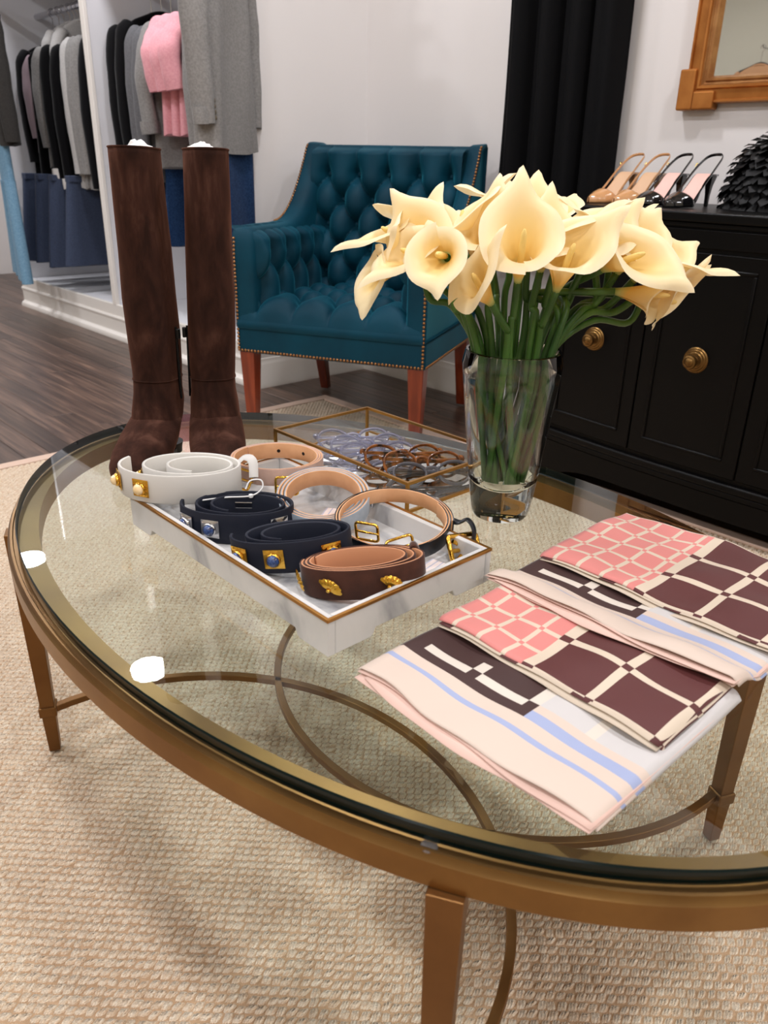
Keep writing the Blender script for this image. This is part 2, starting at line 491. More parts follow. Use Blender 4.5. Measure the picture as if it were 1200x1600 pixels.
# glass pane: polished rim edge and clear faces
g = MB(); n = 160
rt = ell(TA, TB, -0.0015, n); rs = ell(TA, TB, 0, n)
g.add([(x, y, TZ) for x, y in rt], [tuple(range(n))], 0)
g.add([(x, y, TZ - GT) for x, y in rt], [tuple(range(n - 1, -1, -1))], 2)
v = [(x, y, TZ) for x, y in rt] + [(x, y, TZ - .0015) for x, y in rs] + [(x, y, TZ - GT + .0015) for x, y in rs] + [(x, y, TZ - GT) for x, y in rt]
f = [(i * n + j, i * n + (j + 1) % n, (i + 1) * n + (j + 1) % n, (i + 1) * n + j) for i in range(3) for j in range(n)]
g.add(v, f, 1)
pane = g.build('glass_top', [M_top, M_edge, M_under], tbl, smooth=25)
RT = TZ - GT - 0.0015
rim = ell_ring([(-0.028, RT), (0.0045, RT), (0.0055, RT + .0018), (0.0085, RT + .0018), (0.0100, RT - .002), (0.0125, RT - .005), (0.0125, RT - .029), (0.011, RT - .031), (-0.026, RT - .031), (-0.028, RT - .029)]).build('rim', M_brass, tbl, smooth=30)
M_clear = mat('clear_silicone', (225, 225, 225), rough=0.15, trans=0.9, ior=1.4)
for t in (-0.88, -2.26, 0.88, 2.26):
    x, y = TA * math.cos(t), TB * math.sin(t); 
    s = 1.006
    MB().lathe([(0.0, -.004), (0.006, -.003), (0.007, 0), (0.006, .0012), (0, .0012)], 20).build('bumper', M_clear, tbl, loc=(x * s, y * s, RT + .0005))
LX, LY = 0.411, 0.321
LEG = {(-1, -1): (-.411, -.321, None), (1, -1): (.436, -.302, math.radians(-59)), (-1, 1): (-.411, .321, None), (1, 1): (.411, .321, None)}
for sx in (-1, 1):
    for sy in (-1, 1):
        lx_, ly_, ang = LEG[(sx, sy)]
        if ang is None: ang = math.atan2(sy * LY / TB ** 2, sx * LX / TA ** 2)
        l = MB()
        def sq(h, z): return [(-h, -h, z), (h, -h, z), (h, h, z), (-h, h, z)]
        def loft(secs):
            v = []; f = []
            for h, z in secs: v += sq(h, z)
            for i in range(len(secs) - 1):
                for j in range(4): f.append((i * 4 + j, i * 4 + (j + 1) % 4, i * 4 + 4 + (j + 1) % 4, i * 4 + 4 + j))
            f.append((3, 2, 1, 0)); k = (len(secs) - 1) * 4; f.append((k, k + 1, k + 2, k + 3))
            l.add(v, f)
        loft([(0.0085, 0.0), (0.0105, 0.072)]); loft([(0.0108, 0.088), (0.0150, RT - .030)])
        lg = l.build('leg', M_brass_leg, tbl, smooth=0, bevel=0.0012, loc=(lx_, ly_, 0), rot=(0, 0, ang))
        MB().box(-.0135, .0135, -.0135, .0135, 0.071, 0.089).build('collar', M_brass_leg, lg, smooth=0, bevel=0.002)
for sy in (-1, 1):
    x0, x1 = (LEG[(-1, sy)][0], LEG[(1, sy)][0]); ya, yb = abs(LEG[(-1, sy)][1]), abs(LEG[(1, sy)][1])
    path = []
    for i in range(41):
        t = PI * (1 - i / 40); k = i / 40
        path.append(((x0 + x1) / 2 + (x1 - x0) / 2 * math.cos(t) * 0.985, sy * (ya + (yb - ya) * k - 0.381 * math.sin(t) - 0.004), 0.081))
    MB().sweep(path, [(-.006, -.0055), (.006, -.0055), (.006, .0055), (-.006, .0055)]).build('stretcher', M_brass_leg, tbl, smooth=30, bevel=0.001)
# ------------------------------------------------------------------ tufted armchair
M_velvet = mat('teal_velvet', (0, 46, 62), rough=0.6, sheen=0.6, sheen_tint=(60, 156, 180), col2=(0, 57, 75), nscale=6, bump=(900, 0.15, 0.0005), spec=0.2)
M_mahog = bpy.data.materials.new('mahogany'); M_mahog.use_nodes = True
wood_nodes(M_mahog, (86, 30, 14), (112, 44, 22), (132, 58, 30), scale=(20, 20, 2), rough=0.28, bump=0.03)
M_nail = mat('antique_nail', (150, 108, 68), rough=0.3, metal=0.9)
CHX, CHY, CHR = -2.085, 1.675, math.radians(27)
chair = thing('tufted_armchair', 'teal velvet button-tufted armchair with nailhead trim and mahogany legs', 'armchair', (CHX, CHY, 0), CHR)

def tuft(u, v, p, q, v_lo=None, v_hi=None, D=0.03):
    """puffed diamonds: buttons on the lattice (i*p, j*q) with i+j even; below v_lo / above v_hi straight channels"""
    vv = v
    e = 0.0
    if v_hi is not None and v > v_hi: vv = v_hi; e = (v - v_hi) / q
    if v_lo is not None and v < v_lo: vv = v_lo; e = (v_lo - v) / q
    a = 0.5 * (u / p + vv / q); b = 0.5 * (u / p - vv / q)
    sa = abs(math.sin(PI * a)); sb = abs(math.sin(PI * b))
    h = (sa * sb) ** 0.42
    # button pits
    ia, ib = round(a), round(b)
    du, dv = (ia + ib) * p, (ia - ib) * q
    r2 = ((u - du) / p) ** 2 + ((vv - dv) / q) ** 2 + 0.6 * e * e
    h -= 0.75 * math.exp(-r2 * 9)
    if e > 0:
        w = min(1, e / 0.9)
        h = h * (1 - w) + w * (abs(math.sin(PI * (du * 0 + u / (2 * p) + (0 if abs((round(v_hi / q) if v > (v_hi or 9e9) else round((v_lo or 0) / q)) % 2) == 0 else 0.5)))) ** 0.45)
    return D * h

# base rail
MB().box(-.345, .345, 0.0, 0.655, 0.281, 0.375).build('seat_rail', M_velvet, chair, smooth=0, bevel=0.012, seg=3)
# legs
for sx in (-1, 1):
    for back in (0, 1):
        l = MB()
        if not back:
            secs = [(sx * .312, .032, .017, 0.0), (sx * .312, .032, .028, 0.285)]
        else:
            secs = [(sx * .305, .66, .017, 0.0), (sx * .308, .615, .022, 0.18), (sx * .308, .60, .026, 0.29)]
        v = []; f = []
        for (x, yy, h, z) in secs: v += [(x - h, yy - h, z), (x + h, yy - h, z), (x + h, yy + h, z), (x - h, yy + h, z)]
        for i in range(len(secs) - 1):
            for j in range(4): f.append((i * 4 + j, i * 4 + (j + 1) % 4, i * 4 + 4 + (j + 1) % 4, i * 4 + 4 + j))
        f += [(3, 2, 1, 0), tuple(len(v) - 4 + j for j in range(4))]
        l.add(v, f).build('leg', M_mahog, chair, smooth=0, bevel=0.003)
# tufted seat
SP, SQ = 0.068, 0.068
def seat_fn(u, v):
    y = -0.004 + v * 0.555
    hw = 0.262 + 0.076 * (1 - sstep(0.03, 0.13, y))
    x = (u * 2 - 1) * hw
    edge = min(1, y / 0.05) if y > 0 else 0
    front = math.sqrt(max(0, 1 - (1 - min(1, max(0, (y + .004)) / 0.06)) ** 2))
    t = tuft(x, y - 0.115, SP, SQ, v_lo=0.0, D=0.048)
    side = 1 - 0.35 * max(0, (abs(u * 2 - 1) - .9) / .1) * (1 - sstep(0.05, .1, y))
    z = 0.372 + (0.052 * front) * side + t * (0.25 + .75 * front) + 0.012 * math.sin(PI * min(1, max(0, y / .55)))
    return (x, y, z)
MB().grid(seat_fn, 110, 90).build('seat_cushion', M_velvet, chair, smooth=180)
MB().grid(lambda u, v: ((u * 2 - 1) * .338, -.0035 - 0.004 * math.sin(PI * v), 0.366 + v * 0.03), 40, 4).build('seat_welt', M_velvet, chair, smooth=180)
# tufted inside back
BP, BQ = 0.06, 0.088
def back_fn(u, v):
    x = (u * 2 - 1) * 0.292
    z = 0.43 + v * 0.535
    yb = 0.505 + 0.062 * v
    t = tuft(x, z - 0.86, BP, BQ, v_hi=0.0, D=0.042)
    top = sstep(0.93, 1.0, v)
    return (x, yb - t * (1 - 0.3 * top) + 0.045 * top ** 2, z - .006 * top)
MB().grid(back_fn, 120, 120).build('inside_back', M_velvet, chair, smooth=180)
# outer shell: back panel, two wings rising from the arms
MB().box(-.32, .32, .59, .655, .36, .962).build('outside_back', M_velvet, chair, smooth=0, bevel=0.02, seg=4)
def side_profile():
    # (y, z) outline of one side seen from outside, front bottom round to the back
    up = [(0.0, .37), (0.0, .50), (-0.003, .60), (0.0, .65), (0.006, .675), (0.016, .691)]
    top = smooth_path([(0.032, .699, 0), (0.17, .70, 0), (0.28, .700, 0), (0.355, .712, 0), (0.43, .757, 0), (0.50, .83, 0), (0.555, .905, 0), (0.585, .952, 0), (0.61, .968, 0), (0.65, .972, 0)], 4)
    return up + [(p.x, p.y) for p in top] + [(0.668, .96), (0.662, .70), (0.655, .37)]
def arm(sx):
    prof = side_profile(); n = len(prof)
    mb = MB()
    layers = [(.345, 0.0), (.338, 1.0), (.300, 1.0), (.285, 0.9)]
    cy, cz = 0.36, 0.55
    v = []; f = []
    xs = [(.333, .022), (.341, .010), (.346, 0.003), (.345, 0.0), (.335, 0.0), (.30, 0.003), (.282, .012), (.272, 0.03)]
    for x, ins in xs:
        for (y, z) in prof:
            zz = z - ins if z > .5 else z
            yy = y + ins * 0.6 if y < .1 else (y + ins if z > .72 and y < .6 else y)
            v.append((sx * x, yy, zz))
    for i in range(len(xs) - 1):
        for j in range(n):
            f.append((i * n + j, i * n + (j + 1) % n, (i + 1) * n + (j + 1) % n, (i + 1) * n + j))
    f.append(tuple(range(n))); f.append(tuple((len(xs) - 1) * n + j for j in range(n)))
    a = mb.add(v, f).build('arm', M_velvet, chair, smooth=50)
    # tufted inner face of the arm
    AP, AQ = 0.058, 0.118
    def fn(u, v):
        y = 0.012 + u * 0.53
        ztop = 0.69
        z = 0.43 + v * (ztop - .43)
        t = tuft(y - 0.10, z - 0.618, AP, AQ, v_hi=0.0, v_lo=-0.118, D=0.050)
        fr = sstep(0, .05, u)
        tp = sstep(0.86, 1.0, v)
        x = 0.285 - t * fr * (1 - .5 * tp) - 0.008 + 0.055 * tp ** 2 + 0.03 * (1 - fr)
        return (sx * x, y, z + 0.012 * tp)
    MB().grid(fn, 90, 50).build('inside_arm', M_velvet, a, smooth=180)
    return a
for sx in (-1, 1): arm(sx)
# covered buttons
bmesh_btn = MB().lathe([(0.0095, 0), (0.0085, .003), (0.005, .005), (0, .0056)], 12).mesh('button', M_velvet, 180)
def button(par, loc, rot):
    o = bpy.data.objects.new('button', bmesh_btn); COL.objects.link(o); o.parent = par; o.location = loc; o.rotation_euler = rot
for i in range(-4, 5):
    for j in range(-5, 1):
        if (i + j) % 2 == 0:
            x, z = i * BP, 0.86 + j * BQ
            if abs(x) < .27 and z > .5:
                vv = (z - .43) / .535
                button(chair, (x, 0.505 + .062 * vv + .022, z), (PI / 2 - .1, 0, 0))
for i in range(-3, 4):
    for j in range(0, 6):
        if (i + j) % 2 == 0 and abs(i * SP) < .25:
            button(chair, (i * SP, .115 + j * SQ, 0.372 + .052 + .012 * math.sin(PI * (.115 + j * SQ) / .55) - .022), (0, 0, 0))
# nailheads
nl = MB()
def nail(p, nrm):
    nrm = Vector(nrm).normalized(); q = nrm.to_track_quat('Z', 'Y').to_matrix().to_4x4(); q.translation = Vector(p)
    nl.lathe([(0.0052, 0), (0.0045, .0022), (0.0026, .0036), (0, .0042)], 8, M=q, caps=False)
def nail_line(pts, nrm, step=0.0125):
    P = [Vector(p) for p in pts]; acc = 0.0
    for a, b in zip(P[:-1], P[1:]):
        L = (b - a).length; d = (step - acc) if acc else 0.0
        while d < L:
            nail(a + (b - a) * (d / L), nrm); d += step
        acc = (acc + L) % step if False else (L - (d - step))
nail_line([(-.338, -.001, .291), (.338, -.001, .291)], (0, -1, 0))
for sx in (-1, 1):
    nail_line([(sx * .338, -.002, .30), (sx * .338, -.002, .50), (sx * .338, -.005, .60), (sx * .338, 0.001, .672)], (sx * .2, -1, 0))
    nail_line([(sx * .3465, .012, .291), (sx * .3465, .65, .291)], (sx, 0, 0))
    tp = smooth_path([(sx * .3405, 0.02, .703), (sx * .3405, 0.17, .7005), (sx * .3405, 0.28, .7005), (sx * .3405, 0.352, .713), (sx * .3405, 0.427, .758), (sx * .3405, 0.497, .831), (sx * .3405, 0.552, .906), (sx * .3405, 0.582, .953), (sx * .3405, .60, .963)], 4)
    nail_line([p for p in tp if p.y > .30], (sx * .6, -.8, .4))
nh = nl.build('nailhead_trim', M_nail, chair, smooth=180); nh['kind'] = 'stuff'

# ------------------------------------------------------------------ black bow-front sideboard
M_black = mat('black_lacquer', (4, 4, 4), rough=0.36, spec=0.16, col2=(6, 5, 5), nscale=5)
M_blackgap = mat('black_gap', (5, 4, 4), rough=0.7)
M_knob = mat('antique_brass_knob', (104, 76, 42), rough=0.38, metal=0.95, col2=(128, 98, 56), nscale=40)
DX0, DX1 = -1.47, -0.10
DXC = (DX0 + DX1) / 2
sb = thing('sideboard', 'glossy black bow-front sideboard with panelled doors and round brass knobs', 'sideboard', (DXC, 2.25, 0.0015))
def bow(x):
    t = (x - DXC) / (DX1 - DX0) * 2
    return 2.035 - 0.055 * (1 - t * t)
def bbox(mb, x0, x1, d0, d1, z0, z1, nx=10, mi=0, back=None):
    """box whose front follows the bow; d = distance in front of the bow line (d1 front)"""
    v = []; f = []
    for i in range(nx + 1):
        x = x0 + (x1 - x0) * i / nx; yb = bow(x)
        yf = yb - d1; yk = back if back is not None else yb - d0
        v += [(x - DXC, yf - 2.25, z0), (x - DXC, yf - 2.25, z1), (x - DXC, yk - 2.25, z1), (x - DXC, yk - 2.25, z0)]
    for i in range(nx):
        for j in range(4): f.append((i * 4 + j, i * 4 + (j + 1) % 4, i * 4 + 4 + (j + 1) % 4, i * 4 + 4 + j))
    f += [(0, 1, 2, 3), tuple(nx * 4 + j for j in (3, 2, 1, 0))]
    return mb.add(v, f, mi)
bbox(MB(), DX0, DX1, 0, 0, 0.10, 0.776, 24, back=2.49).build('carcass', M_black, sb, smooth=30)
bbox(MB(), DX0 - .018, DX1 + .018, 0, 0.022, 0.782, 0.805, 24, back=2.50).build('top', M_black, sb, smooth=30, bevel=0.004)
bbox(MB(), DX0 - .008, DX1 + .008, 0, 0.012, 0.770, 0.782, 24, back=2.49).build('top_moulding', M_black, sb, smooth=30, bevel=0.003)
bbox(MB(), DX0 - .012, DX1 + .012, 0, 0.016, 0.128, 0.150, 24, back=2.49).build('base_moulding', M_black, sb, smooth=30, bevel=0.006, seg=3)
bbox(MB(), DX0 - .006, DX1 + .006, 0, 0.009, 0.108, 0.128, 24, back=2.49).build('base_moulding', M_black, sb, smooth=30, bevel=0.004)
# plinth with an arched apron
pm = MB(); nx = 40; v = []; f = []
for i in range(nx + 1):
    x = DX0 - .008 + (DX1 - DX0 + .016) * i / nx; t = abs((x - DXC) / (DX1 - DX0) * 2)
    zb = 0.0 if t > .86 else 0.048 * (1 - (t / .86) ** 8) 
    yf = bow(x) - .010
    v += [(x - DXC, yf - 2.25, zb), (x - DXC, yf - 2.25, .11), (x - DXC, yf - 2.25 + .03, .11), (x - DXC, yf - 2.25 + .03, zb)]
for i in range(nx):
    for j in range(4): f.append((i * 4 + j, i * 4 + (j + 1) % 4, i * 4 + 4 + (j + 1) % 4, i * 4 + 4 + j))
f += [(0, 1, 2, 3), tuple(nx * 4 + j for j in (3, 2, 1, 0))]
pm.add(v, f)
for sx in (-1, 1):
    x = sx * ((DX1 - DX0) / 2 - .006)
    pm.box(min(x, x + sx * .014), max(x, x + sx * .014), -.2, .24, 0, .11)
pm.build('plinth', M_black, sb, smooth=30)
DW = 0.322
doors_x = [DXC + (k - 2) * DW for k in range(4)]
def frame_bead(mb, x0, x1, z0, z1, w, d):
    bbox(mb, x0, x1, -.001, d, z0, z0 + w, 8); bbox(mb, x0, x1, -.001, d, z1 - w, z1, 8)
    bbox(mb, x0, x0 + w, -.001, d, z0 + w, z1 - w, 1); bbox(mb, x1 - w, x1, -.001, d, z0 + w, z1 - w, 1)
for k, x in enumerate(doors_x):
    d = MB(); bbox(d, x + .002, x + DW - .002, -.004, .008, .163, .712, 10)
    dr = d.build('door', M_black, sb, smooth=30, bevel=0.0025)
    p = MB(); frame_bead(p, x + .042, x + DW - .042, .205, .678, .009, .0125)
    p.build('panel_moulding', M_black, dr, smooth=30, bevel=0.003)
    kx = x + DW / 2 + 0.002; ky = bow(kx) - .008
    q = Matrix.Translation((kx - DXC, ky - 2.25, .45)) @ Matrix.Rotation(PI / 2, 4, 'X')
    kb = MB().lathe([(0.033, 0), (0.0335, .003), (0.031, .006), (0.028, .0062), (0.026, .009), (0.022, .0095), (0.020, .012), (0.013, .013), (0.010, .020), (0.0105, .026), (0.0175, .030), (0.0185, .034), (0.017, .038), (0.0125, .040), (0.0115, .039), (0.010, .0405), (0.006, .043), (0, .0438)], 32, M=q)
    kb.build('knob', M_knob, dr, smooth=40)
    w = MB(); bbox(w, x + .002, x + DW - .002, -.004, .008, .722, .766, 10)
    w.build('drawer', M_black, sb, smooth=30, bevel=0.0025)

# ------------------------------------------------------------------ gilt mirror
M_gilt = mat('gilt_wood', (158, 96, 40), rough=0.34, metal=0.55, col2=(184, 120, 58), nscale=14, bump=(70, 0.08, 0.002))
M_gilt2 = mat('gilt_inner', (176, 128, 78), rough=0.3, metal=0.6, col2=(150, 100, 56), nscale=25)
M_mirror = mat('mirror_silver', (225, 228, 226), rough=0.01, metal=1.0)
MX0, MX1, MZ0, MZ1 = -1.372, -0.42, 1.082, 2.25
mr = thing('wall_mirror', 'gilt wooden wall mirror with stepped corners above the black sideboard', 'mirror', ((MX0 + MX1) / 2, 2.52, 1.06))
MO = Vector(((MX0 + MX1) / 2, 2.52, 1.06))
def rectloop(ins, y):
    return [(MX0 + ins - MO.x, y, MZ0 + ins - MO.z), (MX1 - ins - MO.x, y, MZ0 + ins - MO.z), (MX1 - ins - MO.x, y, MZ1 - ins - MO.z), (MX0 + ins - MO.x, y, MZ1 - ins - MO.z)]
def frame_part(name, prof, m):
    v = []; f = []
    for ins, y in prof: v += rectloop(ins, y)
    k = len(prof)
    for i in range(k - 1):
        for j in range(4): f.append((i * 4 + j, i * 4 + (j + 1) % 4, i * 4 + 4 + (j + 1) % 4, i * 4 + 4 + j))
    return MB().add(v, f).build(name, m, mr, smooth=25)
frame_part('frame', [(0, -.002), (0, -.030), (.003, -.036), (.008, -.036), (.010, -.030), (.036, -.034), (.040, -.040), (.046, -.040), (.048, -.034)], M_gilt)
frame_part('inner_moulding', [(.048, -.034), (.052, -.028), (.057, -.026), (.060, -.031), (.066, -.031), (.069, -.024), (.074, -.012)], M_gilt2)
MB().add(rectloop(.070, -.014), [(0, 1, 2, 3)]).build('mirror_glass', M_mirror, mr, smooth=0)
for cx, sx in ((MX0, -1), (MX1, 1)):
    for cz, sz in ((MZ0, -1), (MZ1, 1)):
        e = MB()
        x0, x1 = (cx - .019, cx + .096) if sx < 0 else (cx - .096, cx + .019)
        z0, z1 = (cz - .017, cz + .093) if sz < 0 else (cz - .093, cz + .017)
        # L shaped stepped ear, 1.2 cm proud of the moulding
        t = .042
        ex0, ex1 = (x0, x0 + t + .008) if sx < 0 else (x1 - t - .008, x1)
        ez0, ez1 = (z0, z0 + t + .008) if sz < 0 else (z1 - t - .008, z1)
        e.box(ex0 - MO.x, ex1 - MO.x, -.043, -.002, z0 - MO.z, z1 - MO.z)
        e.box((ex1 if sx < 0 else x0) - MO.x, (x1 if sx < 0 else ex0) - MO.x, -.043, -.002, ez0 - MO.z, ez1 - MO.z)
        e.build('corner_block', M_gilt, mr, smooth=0, bevel=0.005, seg=3)

# ------------------------------------------------------------------ black drape
M_drape = mat('black_cloth', (4, 4, 6), rough=0.85, spec=0.2, bump=(300, 0.1, 0.001))
dp = thing('hanging_drape', 'long black cloth drape hanging in soft folds beside the mirror', 'drape', (-1.82, 2.44, 0.60))
def drape_fn(u, v):
    z = v * 1.95
    x = (u - .5) * (0.47 + 0.01 * (1 - v)) + 0.004 * math.sin(z * 3)
    ph = u * 2 * PI * 4.2 + 0.5 * math.sin(z * 1.3)
    y = 0.030 * math.sin(ph) + 0.014 * math.sin(ph * 1.9 + 1.2 + z * .4) - 0.004
    return (x + 0.012 * math.cos(ph), y, z)
MB().grid(drape_fn, 140, 30).build('cloth', M_drape, dp, smooth=180, solid=0.004)
MB().tube([(-.26, 0.0, 1.96), (.26, 0.0, 1.96)], .012, 12).build('rod', M_black, dp)
for bx in (-.262, .25): MB().box(bx, bx + .012, 0.0, .075, 1.945, 1.975).build('bracket', M_black, dp, smooth=0)
# ------------------------------------------------------------------ marble tray
M_marble = bpy.data.materials.new('white_marble'); M_marble.use_nodes = True
def marble_nodes(m):
    nt = m.node_tree; b = nt.nodes['Principled BSDF']
    tc = nt.nodes.new('ShaderNodeTexCoord')
    n1 = nt.nodes.new('ShaderNodeTexNoise'); n1.inputs['Scale'].default_value = 7; n1.inputs['Detail'].default_value = 8; n1.inputs['Distortion'].default_value = 1.6
    nt.links.new(tc.outputs['Object'], n1.inputs['Vector'])
    cr = nt.nodes.new('ShaderNodeValToRGB')
    e = cr.color_ramp.elements
    e[0].position = 0.30; e[0].color = lin((128, 130, 135)); e[1].position = 0.48; e[1].color = lin((198, 197, 195))
    x = e.new(0.80); x.color = lin((212, 210, 207))
    nt.links.new(n1.outputs['Fac'], cr.inputs['Fac']); nt.links.new(cr.outputs['Color'], b.inputs['Base Color'])
    b.inputs['Roughness'].default_value = 0.22
marble_nodes(M_marble)
M_gold = mat('polished_gold', (226, 172, 60), rough=0.14, metal=1.0, col2=(242, 194, 90), nscale=60, bump=(260, 0.5, 0.0015))
M_gold_rim = mat('brushed_gold_rim', (170, 122, 62), rough=0.3, metal=0.9)
M_silver = mat('polished_silver', (205, 205, 208), rough=0.14, metal=1.0)
TX0, TX1, TY0, TY1 = -0.947, -0.526, 0.420, 0.668
TXC, TYC = (TX0 + TX1) / 2, (TY0 + TY1) / 2
tray = thing('marble_tray', 'rectangular white marble tray with gold rim holding coiled belts', 'tray', (TXC, TYC, TZ))
hx, hy = (TX1 - TX0) / 2, (TY1 - TY0) / 2
TH, TW, FL = 0.043, 0.010, 0.016     # height, wall thickness, floor top
MB().box(-hx + TW, hx - TW, -hy + TW, hy - TW, 0.010, FL).build('tray_floor', M_marble, tray, smooth=0)
def tray_wall(L, place):
    """wall with feet at both ends and a raised apron between"""
    ft = 0.055; up = 0.0095; o = L / 2
    out = [(-o, 0), (-o + ft - .008, 0), (-o + ft - .004, .002), (-o + ft, up), (o - ft, up), (o - ft + .004, .002), (o - ft + .008, 0), (o, 0), (o, TH), (-o, TH)]
    n = len(out); v = [(x, 0, z) for x, z in out] + [(x, TW, z) for x, z in out]
    f = [tuple(range(n)), tuple(range(2 * n - 1, n - 1, -1))] + [(i, (i + 1) % n, n + (i + 1) % n, n + i) for i in range(n)]
    return MB().add(v, f).build('tray_wall', M_marble, tray, smooth=0, bevel=0.0012, loc=place[0], rot=(0, 0, place[1]))
tray_wall(2 * hx, ((0, -hy, 0), 0)); tray_wall(2 * hx, ((0, hy, 0), PI))
tray_wall(2 * hy - 2 * TW, ((hx, 0, 0), PI / 2)); tray_wall(2 * hy - 2 * TW, ((-hx, 0, 0), -PI / 2))
def rim_loop(o, z): return [(-hx - o, -hy - o, z), (hx + o, -hy - o, z), (hx + o, hy + o, z), (-hx - o, hy + o, z)]
g = MB(); v = rim_loop(.0006, TH - .0032) + rim_loop(.0006, TH + .0008) + rim_loop(-.0034, TH + .0008) + rim_loop(-.0034, TH - .0032)
g.add(v, [(i * 4 + j, i * 4 + (j + 1) % 4, ((i + 1) % 4) * 4 + (j + 1) % 4, ((i + 1) % 4) * 4 + j) for i in range(4) for j in range(4)])
g.build('gold_rim', M_gold_rim, tray, smooth=0, bevel=0.0006)
TFZ = TZ + FL

# ------------------------------------------------------------------ belts
M_tan = mat('tan_lining', (214, 160, 116), rough=0.5, col2=(226, 174, 130), nscale=40, bump=(300, 0.1, 0.0005))
M_hole = mat('punched_hole', (26, 18, 14), rough=0.9)
CAM_ANG = math.atan2(0.735668, 0.677045)        # direction along which the coils are wider
def belt(name, label, c, zbase, a, b, width, turns, inner, mats, thick=0.0036, rz=CAM_ANG, tilt=0.0, roll=0.0, start=-2.4, shift=(0, 0), studs=None, holes=0, gap=None, group='coiled belts on the tray'):
    """a strap standing on edge, wound inwards from the outer loop"""
    t = thing(name, label, 'belt', (c[0], c[1], zbase), 0, group)
    t.rotation_euler = (Matrix.Rotation(rz, 3, 'Z') @ Matrix.Rotation(tilt, 3, 'X') @ Matrix.Rotation(roll, 3, 'Y')).to_euler()
    N = int(turns * 44)
    pts = []
    for i in range(N + 1):
        s = i / N; th = start + s * turns * 2 * PI
        k = 1 + (inner - 1) * s
        pts.append(Vector((a * k * math.cos(th) + shift[0] * s, b * (1 + (min(1, inner * 1.1) - 1) * s) * math.sin(th) + shift[1] * s, 0)))
    h = thick / 2
    MB().sweep(pts, [(0, 0.0006), (h * .7, 0), (h, .0012), (h, width - .0012), (h * .7, width), (0, width - .0006)]).build('strap', mats[0], t, smooth=45)
    MB().sweep(pts, [(-h, .0012), (-h * .7, .0004), (0, .0004), (0, width - .0004), (-h * .7, width - .0004), (-h, width - .0012)]).build('lining', mats[1], t, smooth=45)
    def at(s):
        i = min(N - 1, max(1, int(s * N))); p = pts[i]; d = (pts[i + 1] - pts[i - 1]).normalized()
        return p, d, d.cross(Vector((0, 0, 1)))
    t['_n'] = 0; del t['_n']
    for s in (studs or []):
        p, d, nrm = at((s[0] - start) / (turns * 2 * PI))
        q = Matrix((( d.x, 0, nrm.x, p.x + nrm.x * (h + .0004)), (d.y, 0, nrm.y, p.y + nrm.y * (h + .0004)), (0, 1, 0, width / 2), (0, 0, 0, 1)))
        # keep a right-handed frame: x along strap, y up, z outwards
        s[1](t, q)
    for k in range(holes):
        p, d, nrm = at(1 - 0.05 - 0.052 * k * (2.2 / turns))
        q = Matrix(((d.x, 0, -nrm.x, p.x - nrm.x * (h + .0001)), (d.y, 0, -nrm.y, p.y - nrm.y * (h + .0001)), (0, 1, 0, width / 2), (0, 0, 0, 1)))
        MB().lathe([(0.0026, 0), (0.0026, .0004), (0, .0004)], 12, M=q).build('hole', M_hole, t, smooth=0)
    return t, at, h
def stud_mesh(name, half, mbase):
    m = MB(); rnd = random.Random(5); n = 6
    def fn(u, v):
        x, y = (u * 2 - 1) * half, (v * 2 - 1) * half
        r = max(abs(u * 2 - 1), abs(v * 2 - 1))
        return (x, y, 0.0008 + .0022 * (1 - r) ** .6 + (rnd.random() * .0009 if 0.1 < r < .95 else 0))
    m.grid(fn, n, n)
    m.box(-half, half, -half, half, 0, .0009)
    return m.mesh(name, mbase, 20)
M_pearl = mat('cream_pearl', (240, 206, 150), rough=0.2, coat=0.6, col2=(252, 228, 186), nscale=160)
M_lapis = mat('blue_stone', (12, 26, 66), rough=0.12, coat=0.8, col2=(58, 86, 140), nscale=330)
plate_gold = stud_mesh('stud_plate', 0.0118, M_gold); plate_silver = stud_mesh('stud_plate', 0.0118, M_silver)
def cab_mesh(m, mring, r=.0074):
    a = MB().lathe([(r, .001), (r, .0035), (r * .92, .0062), (r * .7, .0085), (r * .35, .0098), (0, .0102)], 20).mesh('stone', m, 180)
    b = MB().lathe([(r + .0012, .001), (r + .0012, .0038), (r + .0002, .0044), (r - .0004, .0036)], 20, caps=False).mesh('stone_setting', mring, 60)
    return a, b
def stud(plate, cab):
    def put(par, q):
        o = bpy.data.objects.new('stud_plate', plate); COL.objects.link(o); o.parent = par; o.matrix_local = q
        for nm, me in (('stone', cab[0]), ('stone_setting', cab[1])):
            c = bpy.data.objects.new(nm, me); COL.objects.link(c); c.parent = o; c.location = (0, 0, 0.0012)
    return put
ST_PEARL = stud(plate_gold, cab_mesh(M_pearl, M_gold)); ST_BLUE_S = stud(plate_silver, cab_mesh(M_lapis, M_silver)); ST_BLUE_G = stud(plate_gold, cab_mesh(M_lapis, M_gold))
